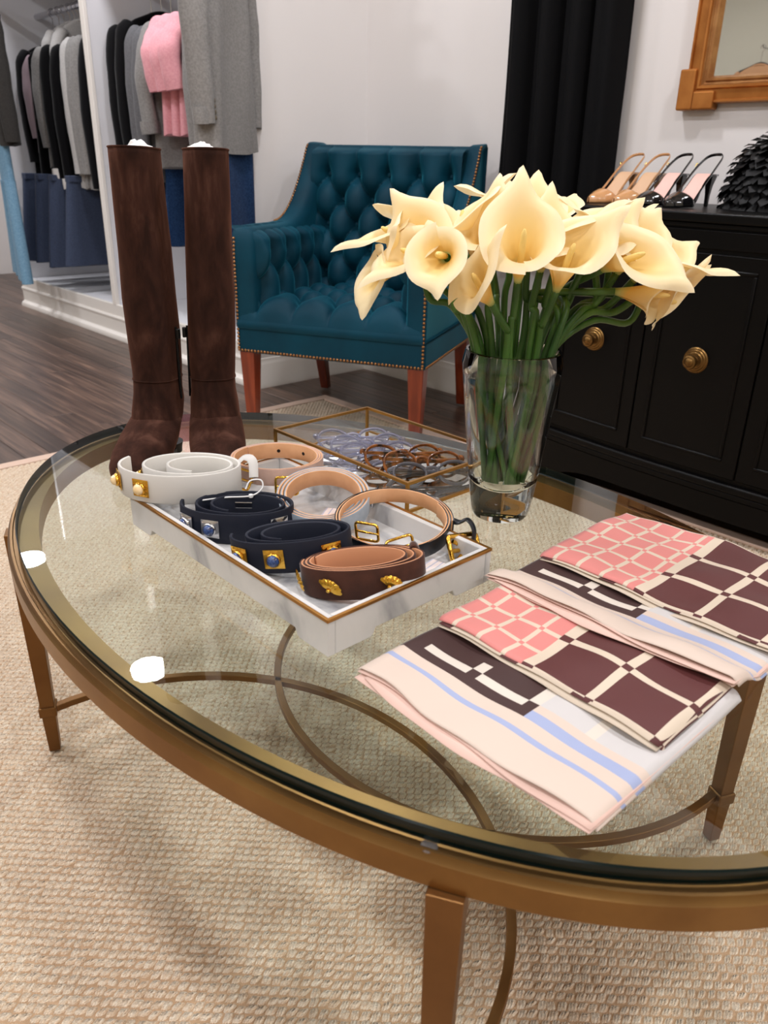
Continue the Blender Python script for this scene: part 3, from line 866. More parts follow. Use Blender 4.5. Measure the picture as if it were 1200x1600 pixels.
# ridged gold shell
sh = MB()
def shell_fn(u, v):
    a = math.radians(-75 + 150 * u); r = .0025 + v * (.0105 + .0012 * abs(math.sin(u * PI * 7)))
    bulge = .0045 * math.sin(PI * (0.15 + .75 * v)) + .0009 * abs(math.cos(u * PI * 8)) * v
    return (r * math.sin(a) * (1 + .12 * v), r * math.cos(a) - .006, .0006 + bulge * (1 - .35 * abs(2 * u - 1)))
sh.grid(shell_fn, 32, 7)
sh.lathe([(.003, 0), (.003, .002), (.0015, .0038), (0, .0042)], 10, M=Matrix.Translation((0, -.0062, 0)))
shell_mesh = sh.mesh('shell_stud', M_gold, 40)
def ST_SHELL(par, q):
    o = bpy.data.objects.new('shell_stud', shell_mesh); COL.objects.link(o); o.parent = par; o.matrix_local = q @ Matrix.Rotation(math.radians(-35), 4, 'Z')
def buckle(par, loc, rot, w, hgt, m, r=.0018):
    k = MB(); c = .004
    pts = []
    for (sx, sy) in ((1, 1), (-1, 1), (-1, -1), (1, -1)):
        for j in range(4):
            a0 = {(1, 1): 0, (-1, 1): PI / 2, (-1, -1): PI, (1, -1): 1.5 * PI}[(sx, sy)] + j * PI / 6
            pts.append((sx * (w / 2 - c) + c * math.cos(a0), sy * (hgt / 2 - c) + c * math.sin(a0), 0))
    k.tube(pts, r, 8, closed=True)
    o = k.build('buckle', m, par, smooth=60, loc=loc, rot=rot)
    MB().tube([(-w / 2, 0, 0), (-w * .1, 0, .0012), (w / 2 + .002, 0, .0022)], [r * .9, r * .85, r * .6], 8).build('prong', m, o, smooth=60)
    return o
def keeper(par, p, d, nrm, w, h, m):
    """loop of strap that holds the buckle end"""
    k = MB()
    k.grid(lambda u, v: tuple(Vector((p.x, p.y, 0)) + d * (.008 * (v - .5)) + nrm * (math.cos(2 * PI * u) * (h + .003)) + Vector((0, 0, w / 2 + math.sin(2 * PI * u) * (w / 2 + .0015)))), 24, 2, cu=True)
    k.build('keeper_loop', m, par, smooth=60, solid=.0012)

M_white_l = mat('white_leather', (208, 205, 200), rough=0.5, bump=(260, 0.12, 0.0006))
M_white_l2 = mat('white_lining', (214, 210, 202), rough=0.55)
bw, at, h = belt('leather_belt', 'white coiled belt with gold square studs and cream pearls', (-0.915, 0.482), 0.4885, 0.084, 0.053, 0.039, 2.3, 0.42, (M_white_l, M_white_l2), thick=.0042, start=-3.6, shift=(0.026, -.004),
     studs=[(-2.80, ST_PEARL), (-2.04, ST_PEARL), (3.25, ST_PEARL)], holes=2)
bw['label'] = 'white coiled belt with gold square studs and cream pearls, on the tray beside the boots'
M_gold_d = M_gold
buckle(bw, (0.080, 0.008, 0.014), (PI / 2, 0.5, 0.9), .034, .026, M_gold_d)
MB().tube(smooth_path([(.070, .020, .030), (.082, .024, .040), (.094, .014, .038), (.097, .000, .020)], 6), .0045, 8, flat=(.45, 1.4)).build('belt_tip', M_white_l, bw, smooth=60)

M_navy = mat('navy_leather', (24, 28, 42), rough=0.55, bump=(240, 0.12, 0.0006), spec=0.35)
M_navy2 = mat('navy_lining', (27, 31, 44), rough=0.6, spec=0.3)
bs, at, h = belt('leather_belt', 'navy coiled belt with silver square studs and blue stones, beside the white belt', (-0.808, 0.502), TFZ + .0012, 0.074, 0.044, 0.039, 2.2, 0.55, (M_navy, M_navy2), thick=.0038, start=-3.3, shift=(.010, -.003),
     studs=[(-2.50, ST_BLUE_S), (-1.95, ST_BLUE_S), (-0.62, ST_BLUE_S)], holes=1)
# silver lines of hidden hardware and white security loop
MB().box(-.011, .011, -.001, .001, -.004, .004).build('buckle_bar', M_silver, bs, smooth=0, bevel=.0006, loc=(.005, .006, .032))
M_plastic = mat('white_plastic', (240, 240, 240), rough=0.35)
lp = smooth_path([(-.050, .012, .035), (-.020, .018, .0372), (.012, .023, .038), (.026, .030, .046), (.024, .036, .055), (.010, .036, .054), (.004, .031, .044)], 7)
MB().tube(lp, .0011, 6).build('tag_loop', M_plastic, bs, smooth=60)
MB().lathe([(0, -.003), (.0028, -.002), (.0032, 0), (.0028, .002), (0, .003)], 12).build('loop_bead', M_plastic, bs, loc=(.012, .023, .038))

bg, at, h = belt('leather_belt', 'navy coiled belt with gold square studs and blue stones, in front of the tray', (-0.681, 0.497), TFZ + .0090, 0.0725, 0.034, 0.038, 2.2, 0.55, (M_navy, M_navy2), thick=.0038, start=-3.3, roll=math.radians(-6), shift=(.008, -.002),
     studs=[(-2.55, ST_BLUE_G), (-1.74, ST_BLUE_G), (-0.85, ST_BLUE_G)], holes=1)
bg['label'] = 'navy coiled belt with gold square studs and blue stones, near the tray front'
buckle(bg, (.086, .014, .022), (PI / 2, 0, -.5), .030, .022, M_gold)

M_brown_s = mat('brown_suede', (62, 32, 20), rough=0.9, sheen=0.35, col2=(74, 40, 26), nscale=60, bump=(500, 0.25, 0.0006))
bb, at, h = belt('suede_belt', 'dark brown suede coiled belt with gold scallop shells at the tray corner', (-0.580, 0.520), TFZ + .0075, 0.070, 0.030, 0.036, 3.0, 0.70, (M_brown_s, mat('brown_lining', (196, 138, 100), rough=0.55)), thick=.0040, start=-3.4, roll=math.radians(-6), shift=(-.008, .004),
     studs=[(-2.95, ST_SHELL), (-2.1, ST_SHELL), (-1.1, ST_SHELL)], holes=0)
MB().grid(lambda u, v: (.055 + .012 * math.cos(2 * PI * u) * .5, .020 + .012 * (v - .5), .024 + .014 * math.sin(2 * PI * u)), 20, 3, cu=True).build('keeper_loop', M_brown_s, bb, smooth=60, solid=.002)
buckle(bb, (.040, .038, .026), (PI / 2 - .3, 0, .5), .034, .022, M_gold)

M_taupe = mat('taupe_suede', (190, 158, 144), rough=0.85, sheen=0.3, col2=(202, 170, 156), nscale=50, bump=(500, 0.2, 0.0005))
bp_, at, h = belt('suede_belt', 'pinkish taupe suede belt in a round coil on the back tray corner', (-0.893, 0.622), TZ + TH + .0016, 0.067, 0.058, 0.024, 2.7, 0.86, (M_taupe, M_tan), thick=.0034, start=-1.9, holes=3)
MB().tube(smooth_path([(-.035, .010, .0), (-.038, .004, .012), (-.036, -.002, .022)], 5), .0055, 8, flat=(1, .3)).build('belt_tip', M_tan, bp_, smooth=60)
buckle(bp_, (.022, -.068, .004), (PI / 2, 0, .1), .030, .026, M_gold)

M_bluegrey = mat('pale_blue_suede', (158, 170, 182), rough=0.8, sheen=0.25, col2=(172, 183, 194), nscale=70, bump=(500, 0.2, 0.0005))
bl, at, h = belt('suede_belt', 'pale blue-grey suede belt tightly coiled in the middle of the tray', (-0.768, 0.607), TFZ + .0165, 0.0625, 0.062, 0.025, 3.2, 0.74, (M_bluegrey, M_tan), thick=.0036, start=-1.4, tilt=math.radians(13), holes=3)
buckle(bl, (.070, .012, .010), (PI / 2, .3, 1.3), .028, .022, M_silver)

M_blackl = mat('black_calf', (16, 20, 28), rough=0.3, bump=(200, 0.08, 0.0005))
bk, at, h = belt('leather_belt', 'narrow black leather belt with tan lining leaning on the back tray edge', (-0.655, 0.630), TFZ + .0165, 0.074, 0.066, 0.021, 2.1, 0.90, (M_blackl, M_tan), thick=.0034, start=-.1, tilt=math.radians(10), holes=3)
MB().tube(smooth_path([(.073, .010, .010), (.082, -.004, .016), (.092, -.006, .022), (.100, -.014, .012), (.099, -.024, -.006)], 6), .0055, 8, flat=(.4, 1.3)).build('strap_end', M_blackl, bk, smooth=60)
bq = buckle(bk, (.088, -.036, -.002), (0.9, .35, .75), .056, .036, M_gold, r=.0032)
MB().tube([(-.02, -.012, 0), (.0, .0, .004), (.022, .013, 0)], .0028, 8).build('crossbar', M_gold, bq, smooth=60)
MB().tube([(-.02, .012, 0), (.0, .0, .004), (.022, -.013, 0)], .0026, 8).build('crossbar', M_gold, bq, smooth=60)

# printed swing tags lying in the tray
M_card = bpy.data.materials.new('printed_card'); M_card.use_nodes = True
nt = M_card.node_tree; pb = nt.nodes['Principled BSDF']
tc = nt.nodes.new('ShaderNodeTexCoord'); wv = nt.nodes.new('ShaderNodeTexWave'); wv.inputs['Scale'].default_value = 42; wv.inputs['Distortion'].default_value = 1.0
cr = nt.nodes.new('ShaderNodeValToRGB'); cr.color_ramp.elements[0].position = .0; cr.color_ramp.elements[0].color = lin((170, 176, 204)); cr.color_ramp.elements[1].position = .16; cr.color_ramp.elements[1].color = lin((240, 226, 220))
nt.links.new(tc.outputs['Object'], wv.inputs['Vector']); nt.links.new(wv.outputs['Fac'], cr.inputs['Fac']); nt.links.new(cr.outputs['Color'], pb.inputs['Base Color'])
for (x, y, rz, lab, up) in ((-0.765, 0.622, .6, 'pale printed swing tag lying inside the blue-grey belt coil', .0006), (-0.567, 0.612, .2, 'pale printed swing tag lying in the tray beside the gold buckle', .0006)):
    o = MB().box(-.016, .016, -.024, .024, 0, .0008).build('swing_tag', M_card, smooth=0, loc=(x, y, TFZ + up), rot=(0, 0, rz)); tag(o, lab, 'tag', 'printed tags in the tray')
# ------------------------------------------------------------------ suede boots
M_suede = bpy.data.materials.new('dark_brown_suede'); M_suede.use_nodes = True
def suede_nodes(m):
    nt = m.node_tree; b = nt.nodes['Principled BSDF']
    tc = nt.nodes.new('ShaderNodeTexCoord'); mp = nt.nodes.new('ShaderNodeMapping'); mp.inputs['Scale'].default_value = (1, 1, .38)
    nt.links.new(tc.outputs['Object'], mp.inputs['Vector'])
    n = nt.nodes.new('ShaderNodeTexNoise'); n.inputs['Scale'].default_value = 34; n.inputs['Detail'].default_value = 6; n.inputs['Roughness'].default_value = .6; n.inputs['Distortion'].default_value = .35
    nt.links.new(mp.outputs['Vector'], n.inputs['Vector'])
    cr = nt.nodes.new('ShaderNodeValToRGB'); e = cr.color_ramp.elements
    e[0].position = .36; e[0].color = lin((38, 23, 18)); e[1].position = .70; e[1].color = lin((82, 55, 45)); x = e.new(.52); x.color = lin((54, 33, 26))
    nt.links.new(n.outputs['Fac'], cr.inputs['Fac']); nt.links.new(cr.outputs['Color'], b.inputs['Base Color'])
    b.inputs['Roughness'].default_value = .95; b.inputs['Specular IOR Level'].default_value = .1
    b.inputs['Sheen Weight'].default_value = .18; b.inputs['Sheen Tint'].default_value = lin((200, 130, 100))
    bp = nt.nodes.new('ShaderNodeBump'); bp.inputs['Strength'].default_value = .25; bp.inputs['Distance'].default_value = .002
    nt.links.new(n.outputs['Fac'], bp.inputs['Height']); nt.links.new(bp.outputs['Normal'], b.inputs['Normal'])
suede_nodes(M_suede)
M_sole = mat('boot_sole', (24, 15, 12), rough=0.6)
M_zip = mat('black_zip', (14, 13, 13), rough=0.35, metal=0.4)
M_tissue = mat('tissue_paper', (244, 243, 241), rough=0.8, sss=0.1)
def boot(label, c, rz, lean, side, tissue_label):
    t = thing('tall_boot', label, 'boot', (c[0], c[1], TZ), rz, 'pair of tall brown boots on the table')
    # toe along local +x; each section: (centre x, centre z, pitch of the section plane, half length, half width)
    S = [(.012, .470, 0, .046, .0330), (.012, .462, 0, .046, .0330), (.010, .40, 0, .047, .0340), (.006, .33, 0, .049, .0355), (.003, .26, 0, .050, .0370), (.000, .20, 0, .049, .0375),
         (-.002, .150, 0, .046, .0365), (-.001, .132, 0, .045, .0355), (.002, .112, -4, .046, .0360), (.008, .090, -14, .051, .0390), (.020, .066, -32, .056, .0400), (.045, .048, -55, .050, .0410),
         (.078, .036, -72, .038, .0420), (.112, .027, -82, .029, .0400), (.140, .021, -87, .022, .0330), (.158, .018, -90, .016, .0230), (.168, .016, -90, .008, .012)]
    n = 36; v = []; f = []
    for k, (cx, cz, pt, hl, hw) in enumerate(S):
        a = math.radians(pt); ex = (math.cos(a), math.sin(a))
        ln = lean * max(0, (cz - .1)) / .37
        for j in range(n):
            th = 2 * PI * j / n
            co, si = math.cos(th), math.sin(th)
            q = 2.4
            r = 1.0 / ((abs(co) ** q + abs(si) ** q) ** (1 / q))
            wob = 1 + 0.012 * math.sin(3 * th + cz * 40) + .010 * math.sin(5 * th - cz * 23) * (cz < .46)
            x = hl * co * r * wob; yv = hw * si * r * wob
            v.append((cx + x * ex[0], yv + ln, max(.010, cz + x * ex[1])))
    for k in range(len(S) - 1):
        for j in range(n): f.append((k * n + j, k * n + (j + 1) % n, (k + 1) * n + (j + 1) % n, (k + 1) * n + j))
    f.append(tuple((len(S) - 1) * n + j for j in range(n)))
    bm = MB().add(v, f)
    # inside of the shaft
    up = bm.build('upper', M_suede, t, smooth=60)
    md = up.modifiers.new('solid', 'SOLIDIFY'); md.thickness = .0022; md.offset = -1
    # ankle seam and top edge
    def ring(cz, hl, hw, cx, r, nm, m):
        ln = lean * (cz - .1) / .37
        pts = []
        for j in range(n):
            th = 2 * PI * j / n; co, si = math.cos(th), math.sin(th); rr = 1.0 / ((abs(co) ** 2.4 + abs(si) ** 2.4) ** (1 / 2.4))
            wob = 1 + 0.012 * math.sin(3 * th + cz * 40) + .010 * math.sin(5 * th - cz * 23) * (cz < .46)
            pts.append((cx + hl * co * rr * wob, hw * si * rr * wob + ln, cz + .002 * math.cos(th)))
        MB().tube(pts, r, 6, closed=True).build(nm, m, up, smooth=60)
    ring(.132, .0455, .0360, -.001, .0011, 'ankle_seam', M_suede)
    ring(.469, .0460, .0330, .012, .0013, 'top_binding', M_suede)
    # sole and block heel
    so = MB(); ol = []
    for j in range(40):
        th = 2 * PI * j / 40; co, si = math.cos(th), math.sin(th)
        x = .058 + .112 * co; w = .024 + .010 * math.exp(-((x - .10) / .05) ** 2)
        ol.append((x, w * (abs(si) ** .75) * (1 if si > 0 else -1)))
    v = [(x, yv, .004) for x, yv in ol] + [(x, yv, .0115) for x, yv in ol]
    so.add(v, [tuple(range(39, -1, -1)), tuple(range(40, 80))] + [(j, (j + 1) % 40, 40 + (j + 1) % 40, 40 + j) for j in range(40)])
    so.build('sole', M_sole, t, smooth=40)
    MB().lathe([(.024, 0), (.025, .01), (.027, .018)], 20).build('heel', M_sole, t, smooth=40, loc=(-.014, 0, 0))
    # zip on the inner side
    z = MB(); pts = [(.004 + .001 * i, side * (.0370 + .0012) + lean * max(0, cz - .1) / .37, cz) for i, cz in enumerate((.10, .14, .18, .215))]
    z.tube(pts, .0022, 6)
    zp = z.build('zip', M_zip, t, smooth=60)
    MB().box(-.004, .004, -.003, .003, -.009, .007).build('zip_pull', M_zip, zp, smooth=0, bevel=.0015, loc=(.010, side * .043 + lean * .3, .206))
    # tissue paper stuffed into the top
    p = MB(); rd = random.Random(int(abs(c[0]) * 1000))
    def fn(u, w):
        th = 2 * PI * u; rr = .020 * (1 - w) + .001
        return (rr * math.cos(th) * 1.2 + rd.uniform(-.002, .002), rr * math.sin(th) + rd.uniform(-.002, .002), .012 * math.sin(w * PI / 2) + rd.uniform(-.0025, .003) * (w < .95))
    tp = p.grid(fn, 14, 5, cu=True).build('tissue_paper', M_tissue, None, smooth=0)
    ca, sa = math.cos(rz), math.sin(rz); lx, ly = .012, lean - side * -.006
    tp.location = (c[0] + ca * lx - sa * ly, c[1] + sa * lx + ca * ly, TZ + .467)
    tag(tp, tissue_label, 'tissue paper', 'tissue paper stuffed in the boots')
    return t
boot('tall dark brown suede boot with its shaft upright, left of the pair', (-1.176, 0.592), math.radians(-48), 0.003, 1, 'crumpled white tissue paper in the top of the left boot')
boot('tall dark brown suede boot nearer the armchair, right of the pair', (-1.131, 0.667), math.radians(-30), 0.012, -1, 'crumpled white tissue paper in the top of the right boot')

# ------------------------------------------------------------------ brass and glass display box
BX0, BX1, BY0, BY1, BH = -1.050, -0.733, 0.731, 0.936, 0.048
bxc, byc = (BX0 + BX1) / 2, (BY0 + BY1) / 2; bhx, bhy = (BX1 - BX0) / 2, (BY1 - BY0) / 2
M_boxbrass = mat('box_brass', (176, 130, 66), rough=0.28, metal=0.95)
M_pane = thin_glass('box_glass', (0.985, 0.99, 0.985, 1), 1.45)
M_boxmirror = mat('box_mirror', (226, 228, 228), rough=0.03, metal=1.0)
dbx = thing('display_box', 'low brass-framed glass box with mirrored bottom holding eyeglasses', 'display box', (bxc, byc, TZ))
r = .0022
for sx in (-1, 1):
    for sy in (-1, 1):
        MB().box(-r, r, -r, r, 0, BH).build('frame_bar', M_boxbrass, dbx, smooth=0, loc=(sx * bhx, sy * bhy, 0))
for z in (r, BH - r):
    for s in (-1, 1):
        MB().box(-bhx + r, bhx - r, -r, r, -r, r).build('frame_bar', M_boxbrass, dbx, smooth=0, loc=(0, s * bhy, z))
        MB().box(-r, r, -bhy + r, bhy - r, -r, r).build('frame_bar', M_boxbrass, dbx, smooth=0, loc=(s * bhx, 0, z))
for s in (-1, 1):
    MB().box(-bhx + r, bhx - r, -.001, .001, 2 * r, BH - 2 * r).build('glass_pane', M_pane, dbx, smooth=0, loc=(0, s * bhy, 0))
    MB().box(-.001, .001, -bhy + r, bhy - r, 2 * r, BH - 2 * r).build('glass_pane', M_pane, dbx, smooth=0, loc=(s * bhx, 0, 0))
MB().box(-bhx + r, bhx - r, -bhy + r, bhy - r, .001, .003).build('mirror_base', M_boxmirror, dbx, smooth=0)

# eyeglasses
M_acetate = mat('clear_acetate', (214, 217, 238), rough=0.05, trans=0.85, ior=1.4, coat=0.5)
M_tort = mat('tortoise_acetate', (38, 20, 12), rough=0.15, coat=0.7, col2=(166, 98, 44), nscale=95, detail=2)
M_lens = thin_glass('lens_glass', (0.95, 0.96, 0.97, 1), 1.5)
M_lens_dark = thin_glass('smoke_lens', (0.55, 0.53, 0.50, 1), 1.5)
def glasses_meshes(mf, ml):
    out = []
    def lens_path(sx): return [(sx * (.0345 + .0255 * math.cos(a) * (1 + .10 * math.sin(a))), 0.0, .0225 + .0205 * math.sin(a) * (1 + .10 * math.cos(a))) for a in [2 * PI * i / 28 for i in range(28)]]
    for sx in (-1, 1):
        p = lens_path(sx)
        out.append(('rim', MB().tube(p, .0030, 8, closed=True, flat=(.8, 1.3)).mesh('rim', mf, 60)))
        out.append(('lens', MB().add(p, [tuple(range(28))]).mesh('lens', ml, 0)))
        # folded temple lying behind the front
        yb = .007 if sx < 0 else .0115
        out.append(('temple', MB().tube(smooth_path([(sx * .0600, 0.0, .034), (sx * .0655, .003, .035), (sx * .0640, yb, .034), (sx * .035, yb + .001, .033), (-sx * .030, yb + .002, .030), (-sx * .056, yb + .003, .024), (-sx * .072, yb + .004, .010)], 5), .0024, 8, flat=(1.6, .8)).mesh('temple', mf, 60)))
        out.append(('hinge', MB().box(sx * .0632 - .0018, sx * .0632 + .0018, .002, .008, .030, .037).mesh('hinge', M_silver, 0)))
    out.append(('bridge', MB().tube(smooth_path([(-.0115, 0, .027), (-.006, -.001, .0325), (.006, -.001, .0325), (.0115, 0, .027)], 5), .0029, 8).mesh('bridge', mf, 60)))
    return out
gm_clear = glasses_meshes(M_acetate, M_lens); gm_tort = glasses_meshes(M_tort, M_lens); gm_smoke = glasses_meshes(mat('smoke_acetate', (150, 150, 158), rough=0.08, trans=0.6, ior=1.4), M_lens_dark)
BZ = TZ + .003
def glasses(gm, label, x, y, rz, rx=0.0, dz=0.0):
    t = thing('eyeglasses', label, 'eyeglasses', (x, y, BZ + dz), 0, 'eyeglasses in the glass box')
    t.rotation_euler = (Matrix.Rotation(rz, 3, 'Z') @ Matrix.Rotation(rx, 3, 'X')).to_euler()
    for nm, me in gm:
        o = bpy.data.objects.new(nm, me); COL.objects.link(o); o.parent = t
# lying on their lens fronts or folded temples, fronts turned toward the window of the box
GR = math.radians(30)
glasses(gm_clear, 'clear lilac eyeglasses at the back of the glass box', -0.972, 0.838, math.radians(56), math.radians(-50), .003)
glasses(gm_clear, 'clear lilac eyeglasses second from the back of the glass box', -0.930, 0.833, math.radians(58), math.radians(-46), .003)
glasses(gm_clear, 'clear lilac eyeglasses directly behind the tortoiseshell pairs', -0.893, 0.822, math.radians(54), math.radians(-50), .003)
glasses(gm_tort, 'brown tortoiseshell eyeglasses behind the other tortoiseshell pair in the box', -0.852, 0.838, math.radians(52), math.radians(-42), .003)
glasses(gm_tort, 'brown tortoiseshell eyeglasses nearest the vase in the box', -0.808, 0.838, math.radians(50), math.radians(-40), .003)
glasses(gm_smoke, 'smoky grey eyeglasses at the front corner of the glass box', -0.770, 0.826, math.radians(58), math.radians(-52), .003)

# ------------------------------------------------------------------ glass vase
VX, VY = -0.648, 0.834
M_solid = mat('vase_crystal', (245, 252, 250), rough=0.0, trans=1.0, ior=1.46)
M_thin = thin_glass('vase_wall_glass', (0.975, 0.985, 0.98, 1), 1.5)
vase = thing('glass_vase', 'tall tapered clear glass vase with thick base holding the calla lilies', 'vase', (VX, VY, TZ))
VH = 0.236
def vr(z): return 0.0405 + (0.0665 - 0.0405) * (z / (VH - .018)) ** 0.92
outer = [(0, 0.0012), (.030, 0.001), (.035, 0), (.0385, .002), (vr(.008), .008)] + [(vr(z), z) for z in (.03, .052, .08, .11, .14, .17, .20, VH - .018)] + [(0.0630, VH - .001), (0.0620, VH)]
inner = [(0.0590, VH), (0.0580, VH - .002)] + [(vr(z) - .0062, z) for z in (.20, .17, .14, .11, .08, .062)] + [(.034, .0535), (.026, .0475), (.015, .0435), (0, .0425)]
MB().lathe(outer + inner, 56, caps=False).build('vase_body', M_solid, vase, smooth=28)

# ------------------------------------------------------------------ calla lilies
M_spathe = bpy.data.materials.new('lily_petal'); M_spathe.use_nodes = True
def petal_nodes(m):
    nt = m.node_tree; b = nt.nodes['Principled BSDF']; out = nt.nodes['Material Output']
    at_ = nt.nodes.new('ShaderNodeAttribute'); at_.attribute_name = 'along'
    cr = nt.nodes.new('ShaderNodeValToRGB'); e = cr.color_ramp.elements
    e[0].position = 0.0; e[0].color = lin((122, 150, 70)); e[1].position = 1.0; e[1].color = lin((250, 236, 200))
    for p, c in ((.10, (206, 208, 130)), (.26, (244, 203, 108)), (.6, (250, 221, 152)), (.9, (251, 233, 188))):
        x = e.new(p); x.color = lin(c)
    nt.links.new(at_.outputs['Fac'], cr.inputs['Fac'])
    tc = nt.nodes.new('ShaderNodeTexCoord'); mp = nt.nodes.new('ShaderNodeMapping'); mp.inputs['Scale'].default_value = (1, 1, .15)
    nz = nt.nodes.new('ShaderNodeTexNoise'); nz.inputs['Scale'].default_value = 130; nz.inputs['Detail'].default_value = 2
    nt.links.new(tc.outputs['Object'], mp.inputs['Vector']); nt.links.new(mp.outputs['Vector'], nz.inputs['Vector'])
    bp = nt.nodes.new('ShaderNodeBump'); bp.inputs['Strength'].default_value = .12; bp.inputs['Distance'].default_value = .001
    nt.links.new(nz.outputs['Fac'], bp.inputs['Height']); nt.links.new(bp.outputs['Normal'], b.inputs['Normal'])
    nt.links.new(cr.outputs['Color'], b.inputs['Base Color'])
    b.inputs['Roughness'].default_value = .45; b.inputs['Specular IOR Level'].default_value = .3
    tl = nt.nodes.new('ShaderNodeBsdfTranslucent'); nt.links.new(cr.outputs['Color'], tl.inputs['Color'])
    mx = nt.nodes.new('ShaderNodeMixShader'); mx.inputs[0].default_value = .28
    nt.links.new(b.outputs[0], mx.inputs[1]); nt.links.new(tl.outputs[0], mx.inputs[2]); nt.links.new(mx.outputs[0], out.inputs[0])
petal_nodes(M_spathe)
M_spadix = mat('lily_spadix', (238, 208, 128), rough=0.6, bump=(500, 0.4, 0.001))
M_stem = mat('lily_stem', (44, 84, 30), rough=0.4, col2=(74, 116, 46), nscale=30, stretch=(1, 1, .2))
